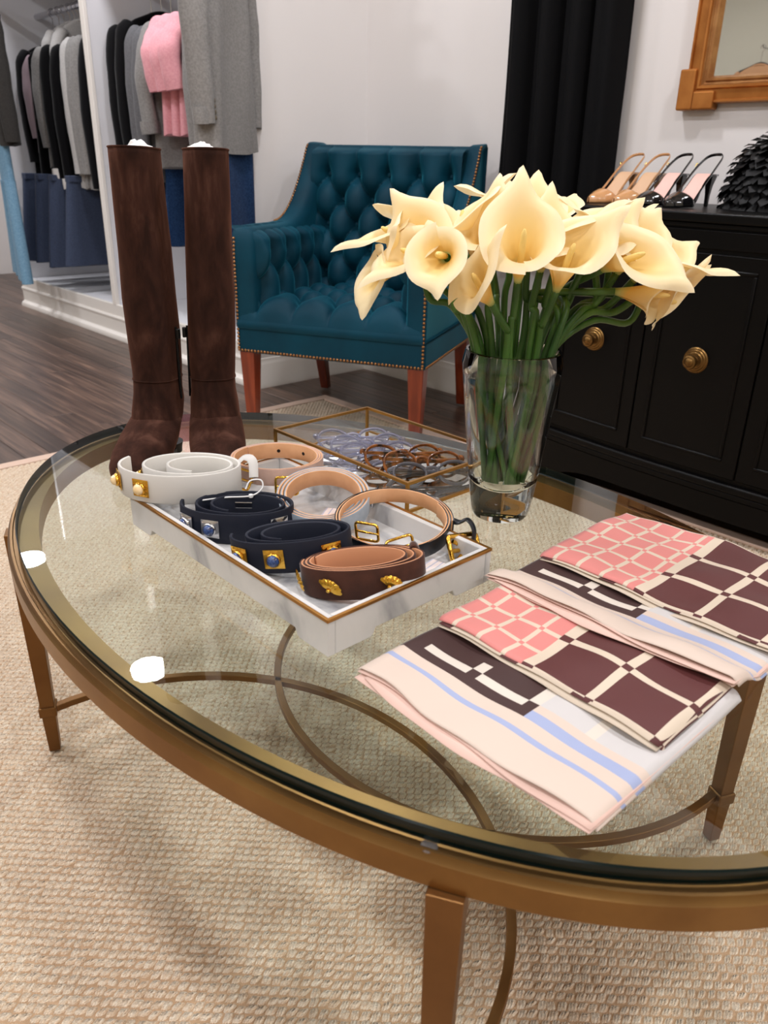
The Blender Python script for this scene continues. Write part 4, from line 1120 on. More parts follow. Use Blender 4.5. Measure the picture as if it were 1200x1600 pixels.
LILIES = [
    ((-0.611, 0.783, 0.772), (0.245, -0.251, 0.937), (-0.672, 0.652, 0.350), 0.108, 0.041, 'large cream calla lily facing forward at the centre of the bouquet'),
    ((-0.589, 0.831, 0.760), (0.387, -0.083, 0.918), (0.207, 0.978, 0.001), 0.102, 0.042, 'cream calla lily right of the central bloom with its tip pointing right'),
    ((-0.684, 0.737, 0.797), (0.508, -0.850, 0.139), (0.282, 0.011, -0.959), 0.095, 0.034, 'cream calla lily facing forward with its tip hanging down beside the chair'),
    ((-0.627, 0.758, 0.747), (-0.025, -0.680, 0.733), (0.687, 0.521, 0.507), 0.085, 0.036, 'small cream calla lily with wavy lip just above the vase rim'),
    ((-0.718, 0.755, 0.782), (-0.110, -0.928, 0.356), (-0.041, -0.354, -0.934), 0.100, 0.038, 'cream calla lily opening left with its tip curling down to the left'),
    ((-0.769, 0.775, 0.797), (-0.457, -0.766, 0.451), (-0.225, -0.392, -0.892), 0.095, 0.034, 'leftmost cream calla lily with its tip stretching out sideways'),
    ((-0.766, 0.740, 0.777), (-0.068, -0.988, -0.139), (0.357, 0.106, -0.928), 0.085, 0.030, 'lowest calla lily at the far left of the bouquet, tip drooping'),
    ((-0.764, 0.777, 0.780), (-0.182, -0.135, 0.974), (0.179, 0.969, 0.168), 0.085, 0.034, 'upright cream calla lily in front of the chair back'),
    ((-0.789, 0.794, 0.798), (-0.386, -0.152, 0.910), (-0.431, -0.842, -0.324), 0.070, 0.028, 'small cream calla lily at the upper left of the bouquet'),
    ((-0.699, 0.773, 0.778), (-0.073, 0.150, 0.986), (0.512, 0.854, -0.092), 0.115, 0.038, 'tall cream calla lily seen from the side left of centre'),
    ((-0.700, 0.810, 0.775), (0.058, 0.057, 0.997), (-0.291, 0.956, -0.037), 0.080, 0.032, 'cream calla lily tucked behind the tall side-on bloom'),
    ((-0.654, 0.855, 0.794), (-0.079, 0.073, 0.994), (-0.529, 0.842, -0.104), 0.100, 0.040, 'cream calla lily rising behind the central bloom'),
    ((-0.697, 0.911, 0.828), (-0.167, 0.127, 0.978), (-0.965, -0.225, -0.135), 0.060, 0.030, 'topmost cream calla lily of the bouquet'),
    ((-0.703, 0.864, 0.814), (-0.261, -0.058, 0.964), (-0.830, -0.497, -0.254), 0.080, 0.032, 'cream calla lily at the top left of centre of the bouquet'),
    ((-0.681, 0.934, 0.812), (0.016, 0.304, 0.952), (-0.210, 0.932, -0.294), 0.070, 0.028, 'cream calla lily at the top right of centre of the bouquet'),
    ((-0.617, 0.865, 0.785), (0.177, 0.087, 0.980), (0.819, 0.539, -0.196), 0.090, 0.040, 'cream calla lily half hidden above the right central bloom'),
    ((-0.598, 0.924, 0.783), (-0.160, -0.016, 0.987), (-0.627, -0.771, -0.114), 0.088, 0.024, 'slender cream calla lily with a tightly curled top'),
    ((-0.604, 0.967, 0.786), (0.032, 0.108, 0.994), (0.484, 0.868, -0.110), 0.075, 0.034, 'cream calla lily at the upper right against the black sideboard'),
    ((-0.571, 0.897, 0.784), (0.928, -0.019, 0.373), (0.353, 0.366, -0.861), 0.100, 0.042, 'broad cream calla lily on the right side opening forward'),
    ((-0.556, 0.983, 0.755), (0.212, 0.263, 0.941), (-0.977, 0.063, 0.203), 0.085, 0.034, 'cream calla lily standing upright at the right of the bouquet'),
    ((-0.545, 0.964, 0.758), (0.576, 0.478, 0.663), (0.666, 0.196, -0.720), 0.088, 0.036, 'rightmost cream calla lily with its tip curling downwards'),
    ((-0.564, 0.920, 0.757), (0.829, 0.559, -0.010), (-0.300, 0.461, 0.835), 0.110, 0.032, 'cream calla lily lying sideways with greenish base at the lower right'),
    ((-0.560, 0.973, 0.747), (0.898, 0.435, -0.063), (-0.109, 0.359, 0.927), 0.080, 0.036, 'lowest cream calla lily at the right with nearly closed tip'),
    ((-0.639, 0.952, 0.770), (0.081, 0.342, 0.936), (0.067, 0.935, -0.347), 0.085, 0.032, 'cream calla lily glimpsed between the blooms right of centre'),
    ((-0.735, 0.880, 0.781), (-0.410, 0.141, 0.901), (-0.909, 0.022, -0.417), 0.085, 0.032, 'cream calla lily at the back left of the bouquet'),
    ((-0.727, 0.937, 0.782), (-0.404, 0.420, 0.813), (-0.233, 0.812, -0.535), 0.085, 0.032, 'cream calla lily at the very back of the bouquet'),
    ((-0.731, 0.785, 0.789), (-0.231, -0.287, 0.930), (-0.972, 0.025, -0.234), 0.090, 0.036, 'cream calla lily between the leftmost blooms and the tall side-on bloom'),
    ((-0.729, 0.768, 0.782), (-0.144, -0.649, 0.747), (-0.793, 0.527, 0.306), 0.090, 0.036, 'cream calla lily just above the bloom with the hanging tip'),
    ((-0.752, 0.761, 0.786), (-0.292, -0.857, 0.424), (0.944, -0.188, 0.269), 0.080, 0.034, 'cream calla lily pointing left toward the armchair seat'),
    ((-0.571, 0.932, 0.776), (0.436, 0.205, 0.876), (-0.479, 0.877, 0.033), 0.090, 0.036, 'cream calla lily rising behind the broad bloom on the right'),
    ((-0.560, 0.954, 0.766), (0.564, 0.288, 0.774), (-0.055, 0.948, -0.313), 0.085, 0.034, 'cream calla lily between the broad right bloom and the rightmost one'),
    ((-0.596, 0.894, 0.782), (0.376, 0.108, 0.920), (-0.087, 0.993, -0.081), 0.090, 0.038, 'cream calla lily peeking out right of the right central bloom'),
    ((-0.668, 0.795, 0.786), (0.041, -0.231, 0.972), (-0.371, 0.900, 0.229), 0.090, 0.036, 'cream calla lily left behind the large central bloom'),
    ((-0.619, 0.836, 0.780), (0.246, -0.112, 0.963), (-0.685, 0.682, 0.254), 0.085, 0.034, 'cream calla lily squeezed between the two central blooms'),
    ((-0.679, 0.984, 0.788), (-0.177, 0.624, 0.761), (-0.707, 0.457, -0.539), 0.085, 0.032, 'cream calla lily at the back right of the bouquet'),
]
def lily(i, B, A, T, L, R, label):
    rd = random.Random(40 + i)
    B = Vector(B); A = Vector(A); T = Vector(T)
    root = Vector((VX, VY, TZ + .05))
    t = thing('calla_lily', label, 'flower', tuple(root), 0, 'calla lilies in the glass vase')
    X = T.cross(A).normalized()
    Mx = Matrix(((X.x, T.x, A.x, B.x - root.x), (X.y, T.y, A.y, B.y - root.y), (X.z, T.z, A.z, B.z - root.z), (0, 0, 0, 1)))
    ph = rd.uniform(0, 6.28); curl = rd.uniform(.8, 1.3); roll = rd.choice((-1, 1))
    nu, nv = 40, 22
    verts = []; along = []
    for j in range(nv + 1):
        tt = j / nv
        for k in range(nu + 1):
            th = -PI + 2 * PI * k / nu
            c = (1 + math.cos(th)) / 2                      # 1 on the tip side
            ov = 1 + .10 * roll * th / PI                   # overlapping seam
            tip = math.exp(-(th / .30) ** 2)
            Lt = L * (.46 + .52 * c ** 1.25)
            Rm = R * (.86 + .10 * c) * ov
            rho = .0042 + (Rm - .0042) * (tt ** 1.30)
            z = Lt * (1 - (1 - tt) ** 1.15) if tt < 1 else Lt
            # rolled lip
            k2 = max(0, (tt - .72) / .28)
            rho += .010 * curl * k2 ** 1.6 * (1 - .6 * tip) * (R / .04)
            z -= .010 * curl * k2 ** 2.2 * (1 - tip) * (R / .04)
            z += .0045 * math.sin(2 * th + ph) * k2 + .002 * math.sin(5 * th + ph) * k2
            # drawn out, backwards curling tip
            z += tip * k2 ** 1.5 * L * .14
            rho += tip * k2 ** 2.2 * L * .20 * curl
            z -= tip * k2 ** 5 * L * .08 * curl
            w = 1 - .55 * k2 ** 2 * math.exp(-(th / .6) ** 2)
            verts.append((rho * math.sin(th) * w, rho * math.cos(th), z)); along.append(tt)
    f = [(j * (nu + 1) + k, j * (nu + 1) + k + 1, (j + 1) * (nu + 1) + k + 1, (j + 1) * (nu + 1) + k) for j in range(nv) for k in range(nu)]
    mb = MB().add(verts, f, 0, Mx)
    o = mb.build('spathe', M_spathe, t, smooth=180)
    a = o.data.attributes.new('along', 'FLOAT', 'POINT'); a.data.foreach_set('value', along)
    sp = MB().lathe([(0, 0), (.0036, .004), (.0042, L * .3), (.0036, L * .46), (.002, L * .52), (0, L * .535)], 10)
    sp.build('spadix', M_spadix, o, smooth=180).matrix_local = Mx @ Matrix.Translation((0, -R * .04, L * .10))
    # stem: from the vase bottom, past the rim, bending into the flower
    Bl = B - root
    out = Vector((Bl.x, Bl.y, 0)); d = out.length; dirn = out.normalized() if d > 1e-4 else Vector((1, 0, 0))
    swirl = Vector((-dirn.y, dirn.x, 0)) * rd.uniform(-.4, .4)
    fa = math.atan2(dirn.y, dirn.x) + rd.uniform(-2.3, 2.3); fr_ = rd.uniform(.008, .031)
    foot = Vector((math.cos(fa) * fr_, math.sin(fa) * fr_, -.003 + (fr_ / .037) ** 2 * .016))
    rim_r = min(.052, .014 + d * .36)
    rimp = (dirn + swirl * .5).normalized() * rim_r + Vector((0, 0, VH - .05))
    above = rimp * 1.0 + Vector((rimp.x * .35, rimp.y * .35, .045))
    pre = Bl - A * (.045 + .12 * max(0, .5 - A.z)) + Vector((0, 0, -.01 if A.z < .4 else 0))
    pts = [foot, foot.lerp(rimp, .5) * 1.08 + swirl * .012, rimp, above.lerp(pre, .35), pre, Bl + A * .002] if pre.z > above.z else [foot, foot.lerp(rimp, .5), rimp, (rimp + pre) / 2 + Vector((0, 0, .02)), pre, Bl + A * .002]
    path = smooth_path(pts, 6); n = len(path)
    MB().tube(path, [.0042 + .0006 * (q / n) for q in range(n)], 8).build('stem', M_stem, t, smooth=180)
for i, a in enumerate(LILIES): lily(i, *a)
# ------------------------------------------------------------------ printed silk scarves
def fabric(name, c): return mat(name, c, rough=0.62, sheen=0.2, bump=(1500, 0.12, 0.0003))
SM = [fabric('silk_cream', (204, 186, 172)), fabric('silk_blue', (152, 162, 194)), fabric('silk_brown', (58, 33, 31)), fabric('silk_white', (208, 198, 186)),
      fabric('silk_grey', (194, 190, 188)), fabric('silk_pink', (208, 128, 122)), fabric('silk_maroon', (84, 38, 37)), fabric('silk_blush', (218, 184, 170)), fabric('silk_ivory', (206, 190, 170))]
CREAM, BLUE, BROWN, WHITE, GREY, PINK, MAROON, BLUSH, IVORY = range(9)
def cuts(lo, hi, marks, step):
    c = sorted(set([lo, hi] + [m for m in marks if lo < m < hi])); out = []
    for a, b in zip(c[:-1], c[1:]):
        n = max(1, int(math.ceil((b - a) / step)))
        out += [a + (b - a) * i / n for i in range(n)]
    return out + [hi]
def sheet(us, vs, pos, pat):
    """us, vs: cut lines; pos(u,v)->(x,y,z); pat(u,v)->material"""
    v = [pos(u, w) for w in vs for u in us]; k = len(us); f = []; m = []
    for j in range(len(vs) - 1):
        for i in range(k - 1):
            f.append((j * k + i, j * k + i + 1, (j + 1) * k + i + 1, (j + 1) * k + i))
            m.append(pat((us[i] + us[i + 1]) / 2, (vs[j] + vs[j + 1]) / 2))
    return MB().add(v, f, m)
# border half: v measured from the front hem, u from the left
LU = [.0, .022, .078, .090, .146, .158]
LV = [.036, .0425, .058, .0615, .070, .071, .082]
def pat_border(u, v):
    if .036 < v < .0425: return BLUE
    if u < .158 and v > .057:
        if .071 < v < .082:
            if .022 < u < .078 or .090 < u < .146: return WHITE
            return BROWN
        if v >= .082 and .078 < u < .090: return WHITE if v < .098 else BROWN
        if v >= .082 and u > .146: return WHITE
        return BROWN
    if u >= .158 and .0585 < v < .071: return BLUE
    if u >= .158 and .071 <= v < .082: return CREAM
    if u >= .158 and v >= .082: return WHITE if .206 < u < .216 else GREY
    return CREAM
# grid half: u from the left, v from its front fold
PW_, PG = .0300, .0046
def pat_grid(u, v, pw):
    lim = pw
    if u < lim:
        a = (u + .012) % .0315; b = (v + .006) % .0335
        la = a < .0052; lb = b < .0055
        if la and lb: return PINK
        return IVORY if (la or lb) else PINK
    if u < lim + .013:
        b = (v + .006) % .067
        return MAROON if b < .0095 else IVORY
    a = (u - lim - .013 + .002) % .071; b = (v + .006) % .067
    la = a > .0615; lb = b < .0095
    if la and lb: return MAROON
    return IVORY if (la or lb) else MAROON
def grid_marks(pw):
    mu = [pw, pw + .013]; k = 0
    for k in range(14):
        for o in (-.012, -.012 + .0052):
            x = k * .0315 + o
            if x < pw: mu.append(x)
        for o in (.0595, .069): 
            x = pw + .013 + k * .071 + o
            mu.append(x)
    mv = []
    for k in range(14):
        mv += [k * .0335 - .006, k * .0335 - .0005, k * .067 - .006, k * .067 + .0035]
    return mu, mv
def scarf(label, x0, y0, wl, dl, fold_y, wu, du, pw, zbase, skew, seed):
    """lower border half with under layers, upper grid half folded over it"""
    t = thing('silk_scarf', label, 'scarf', (x0, y0, TZ), 0, 'folded silk scarves on the table')
    rd = random.Random(seed); p1, p2 = rd.uniform(0, 6), rd.uniform(0, 6)
    def wave(u, v): return .0014 * math.sin(u * 34 + v * 18 + p1) + .0010 * math.sin(u * 71 - v * 40 + p2)
    def wav_edge(u): return .0030 * math.sin(u * 26 + p1) + .0016 * math.sin(u * 61 + p2)
    zb = zbase
    # lower half, patterned: rolls down over the right-hand fold
    def pos_l(u, v, inset=0.0, lift=0.0):
        x = u; y = v + skew * u + wav_edge(u) * max(0, 1 - v / .05) ; z = zb(u, v) + lift + .009 + wave(u, v) - .0015 * max(0, 1 - v / .03) ** 2
        e = wl - u                           # fold at the right end
        if e < .012:
            s = (.012 - e) / .012; z -= (.009 + lift * .5) * s * s * .92; x -= .002 * s
        if u < .006: z -= .004 * (1 - u / .006)
        return (x, y, max(z, zb(u, v) + .0006))
    us = cuts(0, wl, LU + [wl - .012, wl - .008, wl - .005, wl - .0025, .003, .006, .206, .216], .008); vs = cuts(0, dl, LV + [.098, .012, .004], .008)
    sheet(us, vs, pos_l, pat_border).build('border_half', SM, t, smooth=60, solid=.0007)
    # layers of the lower half seen edge-on along the hem
    for k, (off, z, ins) in enumerate(((-.003, .0048, .004), (-.0085, .0028, .012), (-.002, .0012, .006))):
        def pos_k(u, v, off=off, z=z, k=k):
            return (u + (.003 if k == 1 else 0), v + off + skew * u + wav_edge(u + .05 * k) * .9 + .004 * math.sin(u * 19 + k * 2), zb(u, v) + z + .0008 * math.sin(u * 45 + k) )
        sheet(cuts(ins, wl - .003 - ins * .3, [], .008), cuts(0, dl, [], .02), pos_k, lambda u, v: BLUSH).build('under_layer', SM, t, smooth=60, solid=.0007)
    # upper half
    fy = fold_y - y0
    def zu(u, v): return zb(u, v + fy) + .0105
    def pos_u(u, v):
        x = u + (.0 if seed == 1 else 0.0); y = fy + v + skew * u * .6 + .0022 * math.sin(u * 24 + p2)
        z = zu(u, v) + .0075 + wave(u, v) * 1.3 + .0016 * math.sin(v * 60 + u * 20 + p1)
        if v < .006: z -= .0035 * (1 - v / .006) ** 2
        e = wu - u
        if e < .010: z -= .006 * ((.010 - e) / .010) ** 2
        return (x, y, z)
    mu, mv = grid_marks(pw)
    us = cuts(.002, wu, mu + [wu - .010, wu - .006, wu - .003], .008); vs = cuts(0, du, mv + [.0015, .003, .006], .009)
    sheet(us, vs, pos_u, lambda u, v: pat_grid(u, v, pw)).build('grid_half', SM, t, smooth=60, solid=.0007)
    for k, (off, z) in enumerate(((-.0035, .0045), (-.0075, .0018))):
        def pos_k(u, v, off=off, z=z, k=k):
            return (u + .002, fy + v + off + skew * u * .6 + .0028 * math.sin(u * 22 + p2 + k), zu(u, v) + z + wave(u, v))
        def pk(u, v, k=k):
            if k == 1: return IVORY
            return MAROON if (u % .083) < .020 else IVORY
        mk = []
        for q in range(6): mk += [q * .083, q * .083 + .020]
        sheet(cuts(.004, wu - .004, mk, .010), cuts(0, du - .01, [], .02), pos_k, pk).build('under_layer', SM, t, smooth=60, solid=.0007)
    return t
scarf('nearest folded silk scarf, pale border in front and pink and maroon checks behind', -0.487, 0.424, 0.274, 0.24, 0.539, 0.262, 0.125, .108, lambda u, v: .0006, 0.0, 1)
scarf('farther folded silk scarf with pink and maroon checks, lying beside the vase', -0.512, 0.642, 0.296, 0.29, 0.745, 0.30, 0.197, .128, lambda u, v: .0012 + .0185 * (1 - sstep(.012, .060, v)), 0.05, 2)
# ------------------------------------------------------------------ clothes in the wardrobe
def cloth(name, c, c2=None, b=400): return mat(name, c, rough=0.95, spec=0.15, sheen=0.1, col2=c2, nscale=140, bump=(b, 0.25, 0.001))
C_BLACK = cloth('black_wool', (10, 10, 12)); C_CHAR = cloth('charcoal_twill', (52, 50, 48), (60, 58, 56)); C_DGREY = cloth('dark_grey_knit', (92, 92, 95), (104, 104, 107))
C_GREY = cloth('grey_knit', (126, 124, 122), (142, 140, 138)); C_LGREY = cloth('light_grey_knit', (172, 170, 168), (184, 182, 180)); C_PINK = cloth('pink_wool', (226, 156, 166), (236, 172, 180))
C_MAUVE = cloth('mauve_knit', (150, 132, 138)); C_DEN = cloth('dark_denim', (26, 48, 82), (40, 66, 104)); C_DEN2 = cloth('mid_denim', (58, 66, 86), (66, 75, 96)); C_LDEN = cloth('light_denim', (104, 142, 168), (122, 158, 182))
C_WHITE = cloth('white_cuff', (206, 202, 198)); C_TAN = cloth('tan_wool', (186, 140, 104))
M_hanger = mat('black_hanger', (14, 13, 13), rough=0.4)
M_button = mat('horn_button', (96, 84, 60), rough=0.3)
G_CL = 'clothes hanging in the wardrobe'
def hanger(label, x, y, rz, ztop, width=.40, hook_to=ROD_Z, group='hangers on the wardrobe rods'):
    t = thing('clothes_hanger', label, 'hanger', (x, y, ztop), rz, group)
    MB().tube(smooth_path([(0, -width / 2, -.055), (0, -width / 4, -.02), (0, 0, .012), (0, width / 4, -.02), (0, width / 2, -.055)], 5), .006, 8, flat=(1.2, .7)).build('shoulder_bar', M_hanger, t, smooth=60)
    dz = hook_to - ztop
    pts = [(0, 0, .012), (0, 0, max(.03, dz - .025))] + [(0, .021 * math.sin(a) , dz - .004 + .023 * math.cos(a) if False else dz + .021 * -math.cos(a)) for a in [PI * k / 6 for k in range(0, 9)]]
    pts = [(0, 0, .012), (0, 0, max(.02, dz - .03)), (0, -.018, dz - .012)] + [(0, .0215 * math.sin(a), dz + .0215 * math.cos(a)) for a in [-PI * .55 + PI * k / 6 for k in range(0, 8)]]
    MB().tube(pts, .0022, 6).build('hook', M_chrome, t, smooth=60)
    return t
def top_garment(name, label, cat, x, ztop, zhem, m, y=None, rz=0.0, hw=.205, tx=.034, sleeve=.56, cuff=None, folds=5, seed=0, open_front=False, buttons=0, sl_r=.048, hang=True, collar=True, group=G_CL, sl_out=.035):
    y = ROD_Y if y is None else y
    rd = random.Random(seed + int(abs(x) * 1000)); ph = rd.uniform(0, 6)
    t = thing(name, label, cat, (x, y, zhem), rz, group)
    H_ = ztop - zhem
    def fn(u, v):
        th = 2 * PI * u; z = H_ * (1 - v)
        dn = H_ - z                                   # distance below the neck
        if dn < .07: w = .062 + (hw - .062) * (dn / .07) ** .75
        else: w = hw + .018 * (dn - .07) / max(.1, H_)
        txx = tx * (.55 + .45 * min(1, dn / .12)) * (1 + .25 * dn / max(H_, .1))
        fo = .22 * math.sin(folds * th + ph) * min(1, dn / .35) + .10 * math.sin((folds + 3) * th + ph * 2 + dn * 6) * min(1, dn / .3)
        cx, sy = math.cos(th), math.sin(th)
        return (txx * (abs(cx) ** .8) * (1 if cx > 0 else -1) * (1 + fo), w * (abs(sy) ** .7) * (1 if sy > 0 else -1) * (1 - .03 * fo), z + .006 * math.sin(3 * th + ph) * (v > .9))
    mb = MB().grid(fn, 40, 26, cu=True)
    k = len(mb.v); mb.f.append(tuple(range(40))); mb.m.append(0); mb.f.append(tuple(range(k - 40, k))); mb.m.append(0)
    body = mb.build('body', m, t, smooth=70)
    if sleeve:
        for sy in (-1, 1):
            z0 = H_ - .075
            j = rd.uniform(-.012, .012)
            pts = smooth_path([(0, sy * (hw - .035), z0 + .02), (.006, sy * (hw + .012), z0 - .04), (.012 + j, sy * (hw + sl_out), z0 - sleeve * .45), (.022 + j, sy * (hw + sl_out * .75), z0 - sleeve)], 5)
            n = len(pts)
            rr = [sl_r * (.55 if q == 0 else 1) * (1 - .28 * q / (n - 1)) * (1 + .05 * math.sin(q * 1.7 + ph)) for q in range(n)]
            s = MB().tube(pts, rr, 14, flat=(.62, 1.0)).build('sleeve', m, t, smooth=70)
            if cuff or buttons:
                e = pts[-1]; d = (pts[-1] - pts[-3]).normalized()
                MB().tube([e - d * .052, e - d * .03, e + d * .002], [rr[-1] * 1.08, rr[-1] * 1.12, rr[-1] * 1.08], 14, flat=(.68, 1.05)).build('cuff', cuff or m, s, smooth=60)
            if buttons and sy < 0:
                for b in range(buttons):
                    MB().lathe([(.0075, 0), (.0075, .002), (.005, .0035), (0, .0035)], 12, M=Matrix.Translation(pts[-1] - d * (.02 + .018 * b) + Vector((rr[-1] * .75, rr[-1] * .62, 0))) @ Matrix.Rotation(PI / 2, 4, 'Y')).build('button', M_button, s, smooth=40)
    if collar:
        MB().tube([(tx * .5 * math.cos(a), .062 * math.sin(a), H_ - .004 + .006 * math.cos(2 * a)) for a in [2 * PI * q / 20 for q in range(20)]], .010, 8, closed=True).build('collar', m, t, smooth=70)
    if hang: hanger('black hanger of the ' + ' '.join(label.split()[:12]), x, y, rz, ztop - .012, hw * 1.7)
    return t
def bottom_garment(name, label, cat, x, ztop, zhem, m, y=None, rz=0.0, hw=.15, flare=.04, tx=.022, seed=0, legs=False, group=G_CL, hang=True):
    y = ROD_Y if y is None else y
    rd = random.Random(seed + int(abs(x) * 1000)); ph = rd.uniform(0, 6); H_ = ztop - zhem
    t = thing(name, label, cat, (x, y, zhem), rz, group)
    def panel(y0, y1, yy0, yy1, za, zb, nm):
        def fn(u, v):
            th = 2 * PI * u; z = za + (zb - za) * v; lo = y0 + (yy0 - y0) * v; hi = y1 + (yy1 - y1) * v
            c = (lo + hi) / 2; w = (hi - lo) / 2
            fo = .25 * math.sin(4 * th + ph + z * 3)
            cx, sy = math.cos(th), math.sin(th)
            return (tx * (abs(cx) ** .7) * (1 if cx > 0 else -1) * (1 + fo), c + w * (abs(sy) ** .6) * (1 if sy > 0 else -1), z + (.004 * math.sin(13 * th + ph) if v == 1 else 0))
        mb = MB().grid(fn, 28, 12, cu=True); k = len(mb.v)
        mb.f.append(tuple(range(28))); mb.m.append(0); mb.f.append(tuple(range(k - 28, k))); mb.m.append(0)
        return mb.build(nm, m, t, smooth=70)
    if legs:
        hz = H_ - .26
        panel(-hw, hw, -hw * 1.05, hw * 1.05, H_, hz, 'hip_panel')
        panel(-hw * 1.05, -.001, -hw * 1.05 - flare, -.02, hz + .01, 0, 'trouser_leg'); panel(.001, hw * 1.05, .02, hw * 1.05 + flare, hz + .01, 0.012, 'trouser_leg')
    else:
        panel(-hw, hw, -hw - flare, hw + flare, H_, 0, 'panel')
    MB().box(-tx * .9, tx * .9, -hw * .99, hw * .99, H_ - .03, H_ + .004).build('waistband', m, t, smooth=0, bevel=.004)
    if hang: 
        hg = hanger('black clip hanger of the ' + ' '.join(label.split()[:11]), x, y, rz, ztop + .035, .32)
        for s in (-1, 1): MB().box(-.008, .008, s * hw * .8 - .009, s * hw * .8 + .009, -.062, -.01).build('clip', M_chrome, hg, smooth=0, bevel=.002)
    return t
# right-hand bay
top_garment('wool_coat', 'black wool coat, leftmost of the right-hand wardrobe bay', 'coat', -4.09, 1.52, .72, C_BLACK, seed=1, sleeve=.66)
top_garment('wool_coat', 'black wool coat hanging right of the leftmost coat in the right-hand bay', 'coat', -3.99, 1.53, .70, C_BLACK, seed=2, sleeve=.66)
top_garment('knit_sweater', 'dark grey sweater next to the black coats in the right-hand bay', 'sweater', -3.90, 1.50, .80, C_DGREY, seed=3, sleeve=.60)
top_garment('knit_sweater', 'dark grey sweater second from the black coats in the right-hand bay', 'sweater', -3.83, 1.49, .80, C_DGREY, seed=4, sleeve=.58)
top_garment('knit_sweater', 'grey sweater with ribbed cuff beside the pink tops', 'sweater', -3.745, 1.50, .86, C_GREY, seed=5, sleeve=.42, cuff=C_GREY, sl_r=.06, sl_out=.05)
bottom_garment('denim_jeans', 'blue jeans hanging behind the grey sweaters', 'jeans', -3.79, 1.46, .50, C_DEN, seed=6, legs=True, hw=.13)
for i, xx in enumerate((-3.655, -3.575, -3.50)):
    top_garment('pink_top', ('pale pink wool top, leftmost of the three pink tops', 'pale pink wool top, middle of the three pink tops', 'pale pink wool top beside the dark jeans')[i], 'top', xx, 1.51, 1.0, C_PINK, seed=7 + i, sleeve=.26, sl_r=.075, sl_out=.055)
bottom_garment('denim_jeans', 'dark blue jeans hanging full length right of the pink tops', 'jeans', -3.43, 1.53, .47, C_DEN, seed=11, legs=True, hw=.17)
top_garment('knit_cardigan', 'long grey cardigan right of the dark jeans', 'cardigan', -3.36, 1.55, .86, C_GREY, seed=12, sleeve=.62, sl_r=.05)
top_garment('knit_cardigan', 'long grey cardigan behind the grey blazer', 'cardigan', -3.27, 1.56, .82, C_GREY, seed=13, sleeve=.64)
top_garment('black_shirt', 'black shirt squeezed between cardigan and grey blazer', 'shirt', -3.19, 1.53, .80, C_BLACK, seed=14, sleeve=.5, hw=.17)
top_garment('wool_blazer', 'large grey wool blazer with sleeve buttons hung in front of the wardrobe end', 'blazer', -2.80, 1.62, .925, C_GREY, y=1.77, rz=.42, seed=15, sleeve=.53, buttons=4, sl_r=.060, hw=.14, tx=.060, folds=3, hang=False)
bottom_garment('denim_jeans', 'dark blue jeans hanging below the large grey blazer', 'jeans', -2.80, 1.02, .43, C_DEN, y=1.78, rz=.42, seed=16, hw=.13, tx=.045, flare=0, hang=False)
hanger('black hanger with chrome hook carrying the large grey blazer', -2.80, 1.77, .42, 1.60, .30, hook_to=1.70)
rl = thing('faceout_rail', 'chrome garment rail fixed to the right end of the wardrobe', 'garment rail', (-2.80, 1.90, 1.70))
MB().tube([(0, 0, 0), (0, -.15, 0), (0, -.18, .012)], .007, 8).build('rail_bar', M_chrome, rl, smooth=60)
MB().box(-.13, .02, -.012, .0, -.02, .02).build('wall_plate', M_chrome, rl, smooth=0, bevel=.002)
# left-hand bay
top_garment('black_blazer', 'black blazer at the left end of the left-hand bay', 'blazer', -5.27, 1.50, .76, C_BLACK, seed=21)
top_garment('knit_sweater', 'mauve knit sweater between black clothes in the left-hand bay', 'sweater', -5.18, 1.47, .92, C_MAUVE, seed=22, sleeve=.40)
top_garment('black_waistcoat', 'black sleeveless waistcoat in the left-hand bay', 'waistcoat', -5.11, 1.49, .72, C_BLACK, seed=23, sleeve=0, hw=.235)
top_garment('knit_sweater', 'grey sweater between the black waistcoat and black blazers', 'sweater', -5.03, 1.50, .84, C_GREY, seed=24, sleeve=.48)
top_garment('hooded_sweater', 'light grey sweater with thick collar behind the black blazers', 'sweater', -4.97, 1.58, .80, C_LGREY, seed=27, sleeve=.3, hw=.16)
top_garment('black_blazer', 'black blazer with turned-back white cuffs, left of two', 'blazer', -4.92, 1.50, .72, C_BLACK, seed=25, cuff=C_WHITE, sleeve=.64)
top_garment('hooded_sweater', 'light grey sweater with thick collar between the white-cuffed blazers', 'sweater', -4.84, 1.58, .80, C_LGREY, seed=30, sleeve=.3, hw=.16)
top_garment('black_blazer', 'black blazer with turned-back white cuffs, right of two', 'blazer', -4.78, 1.49, .70, C_BLACK, seed=26, cuff=C_WHITE, sleeve=.68)
for i, xx in enumerate((-4.64, -4.57, -4.51)):
    top_garment('knit_sweater', ('grey sweater, leftmost of three by the wardrobe divider', 'grey sweater, middle of three by the wardrobe divider', 'grey sweater, rightmost of three by the wardrobe divider')[i], 'sweater', xx, 1.51, .74, C_GREY if i else C_LGREY, seed=28 + i, sleeve=.62)
top_garment('black_coat', 'black coat against the wardrobe divider in the left-hand bay', 'coat', -4.41, 1.50, .64, C_BLACK, seed=31, sleeve=.68, sl_out=.045)
bottom_garment('denim_skirt', 'grey-blue denim skirt, leftmost under the left-hand clothes', 'skirt', -5.30, .80, .30, C_DEN2, seed=32, hw=.2, flare=.07, tx=.035, hang=False, y=2.12)
bottom_garment('denim_skirt', 'grey-blue denim skirt under the mauve sweater', 'skirt', -5.10, .80, .31, C_DEN2, seed=33, hw=.2, flare=.07, tx=.035, hang=False, y=2.12)
bottom_garment('denim_skirt', 'grey-blue denim skirt under the white-cuffed blazers', 'skirt', -4.90, .80, .30, C_DEN2, seed=34, hw=.2, flare=.07, tx=.035, hang=False, y=2.12)
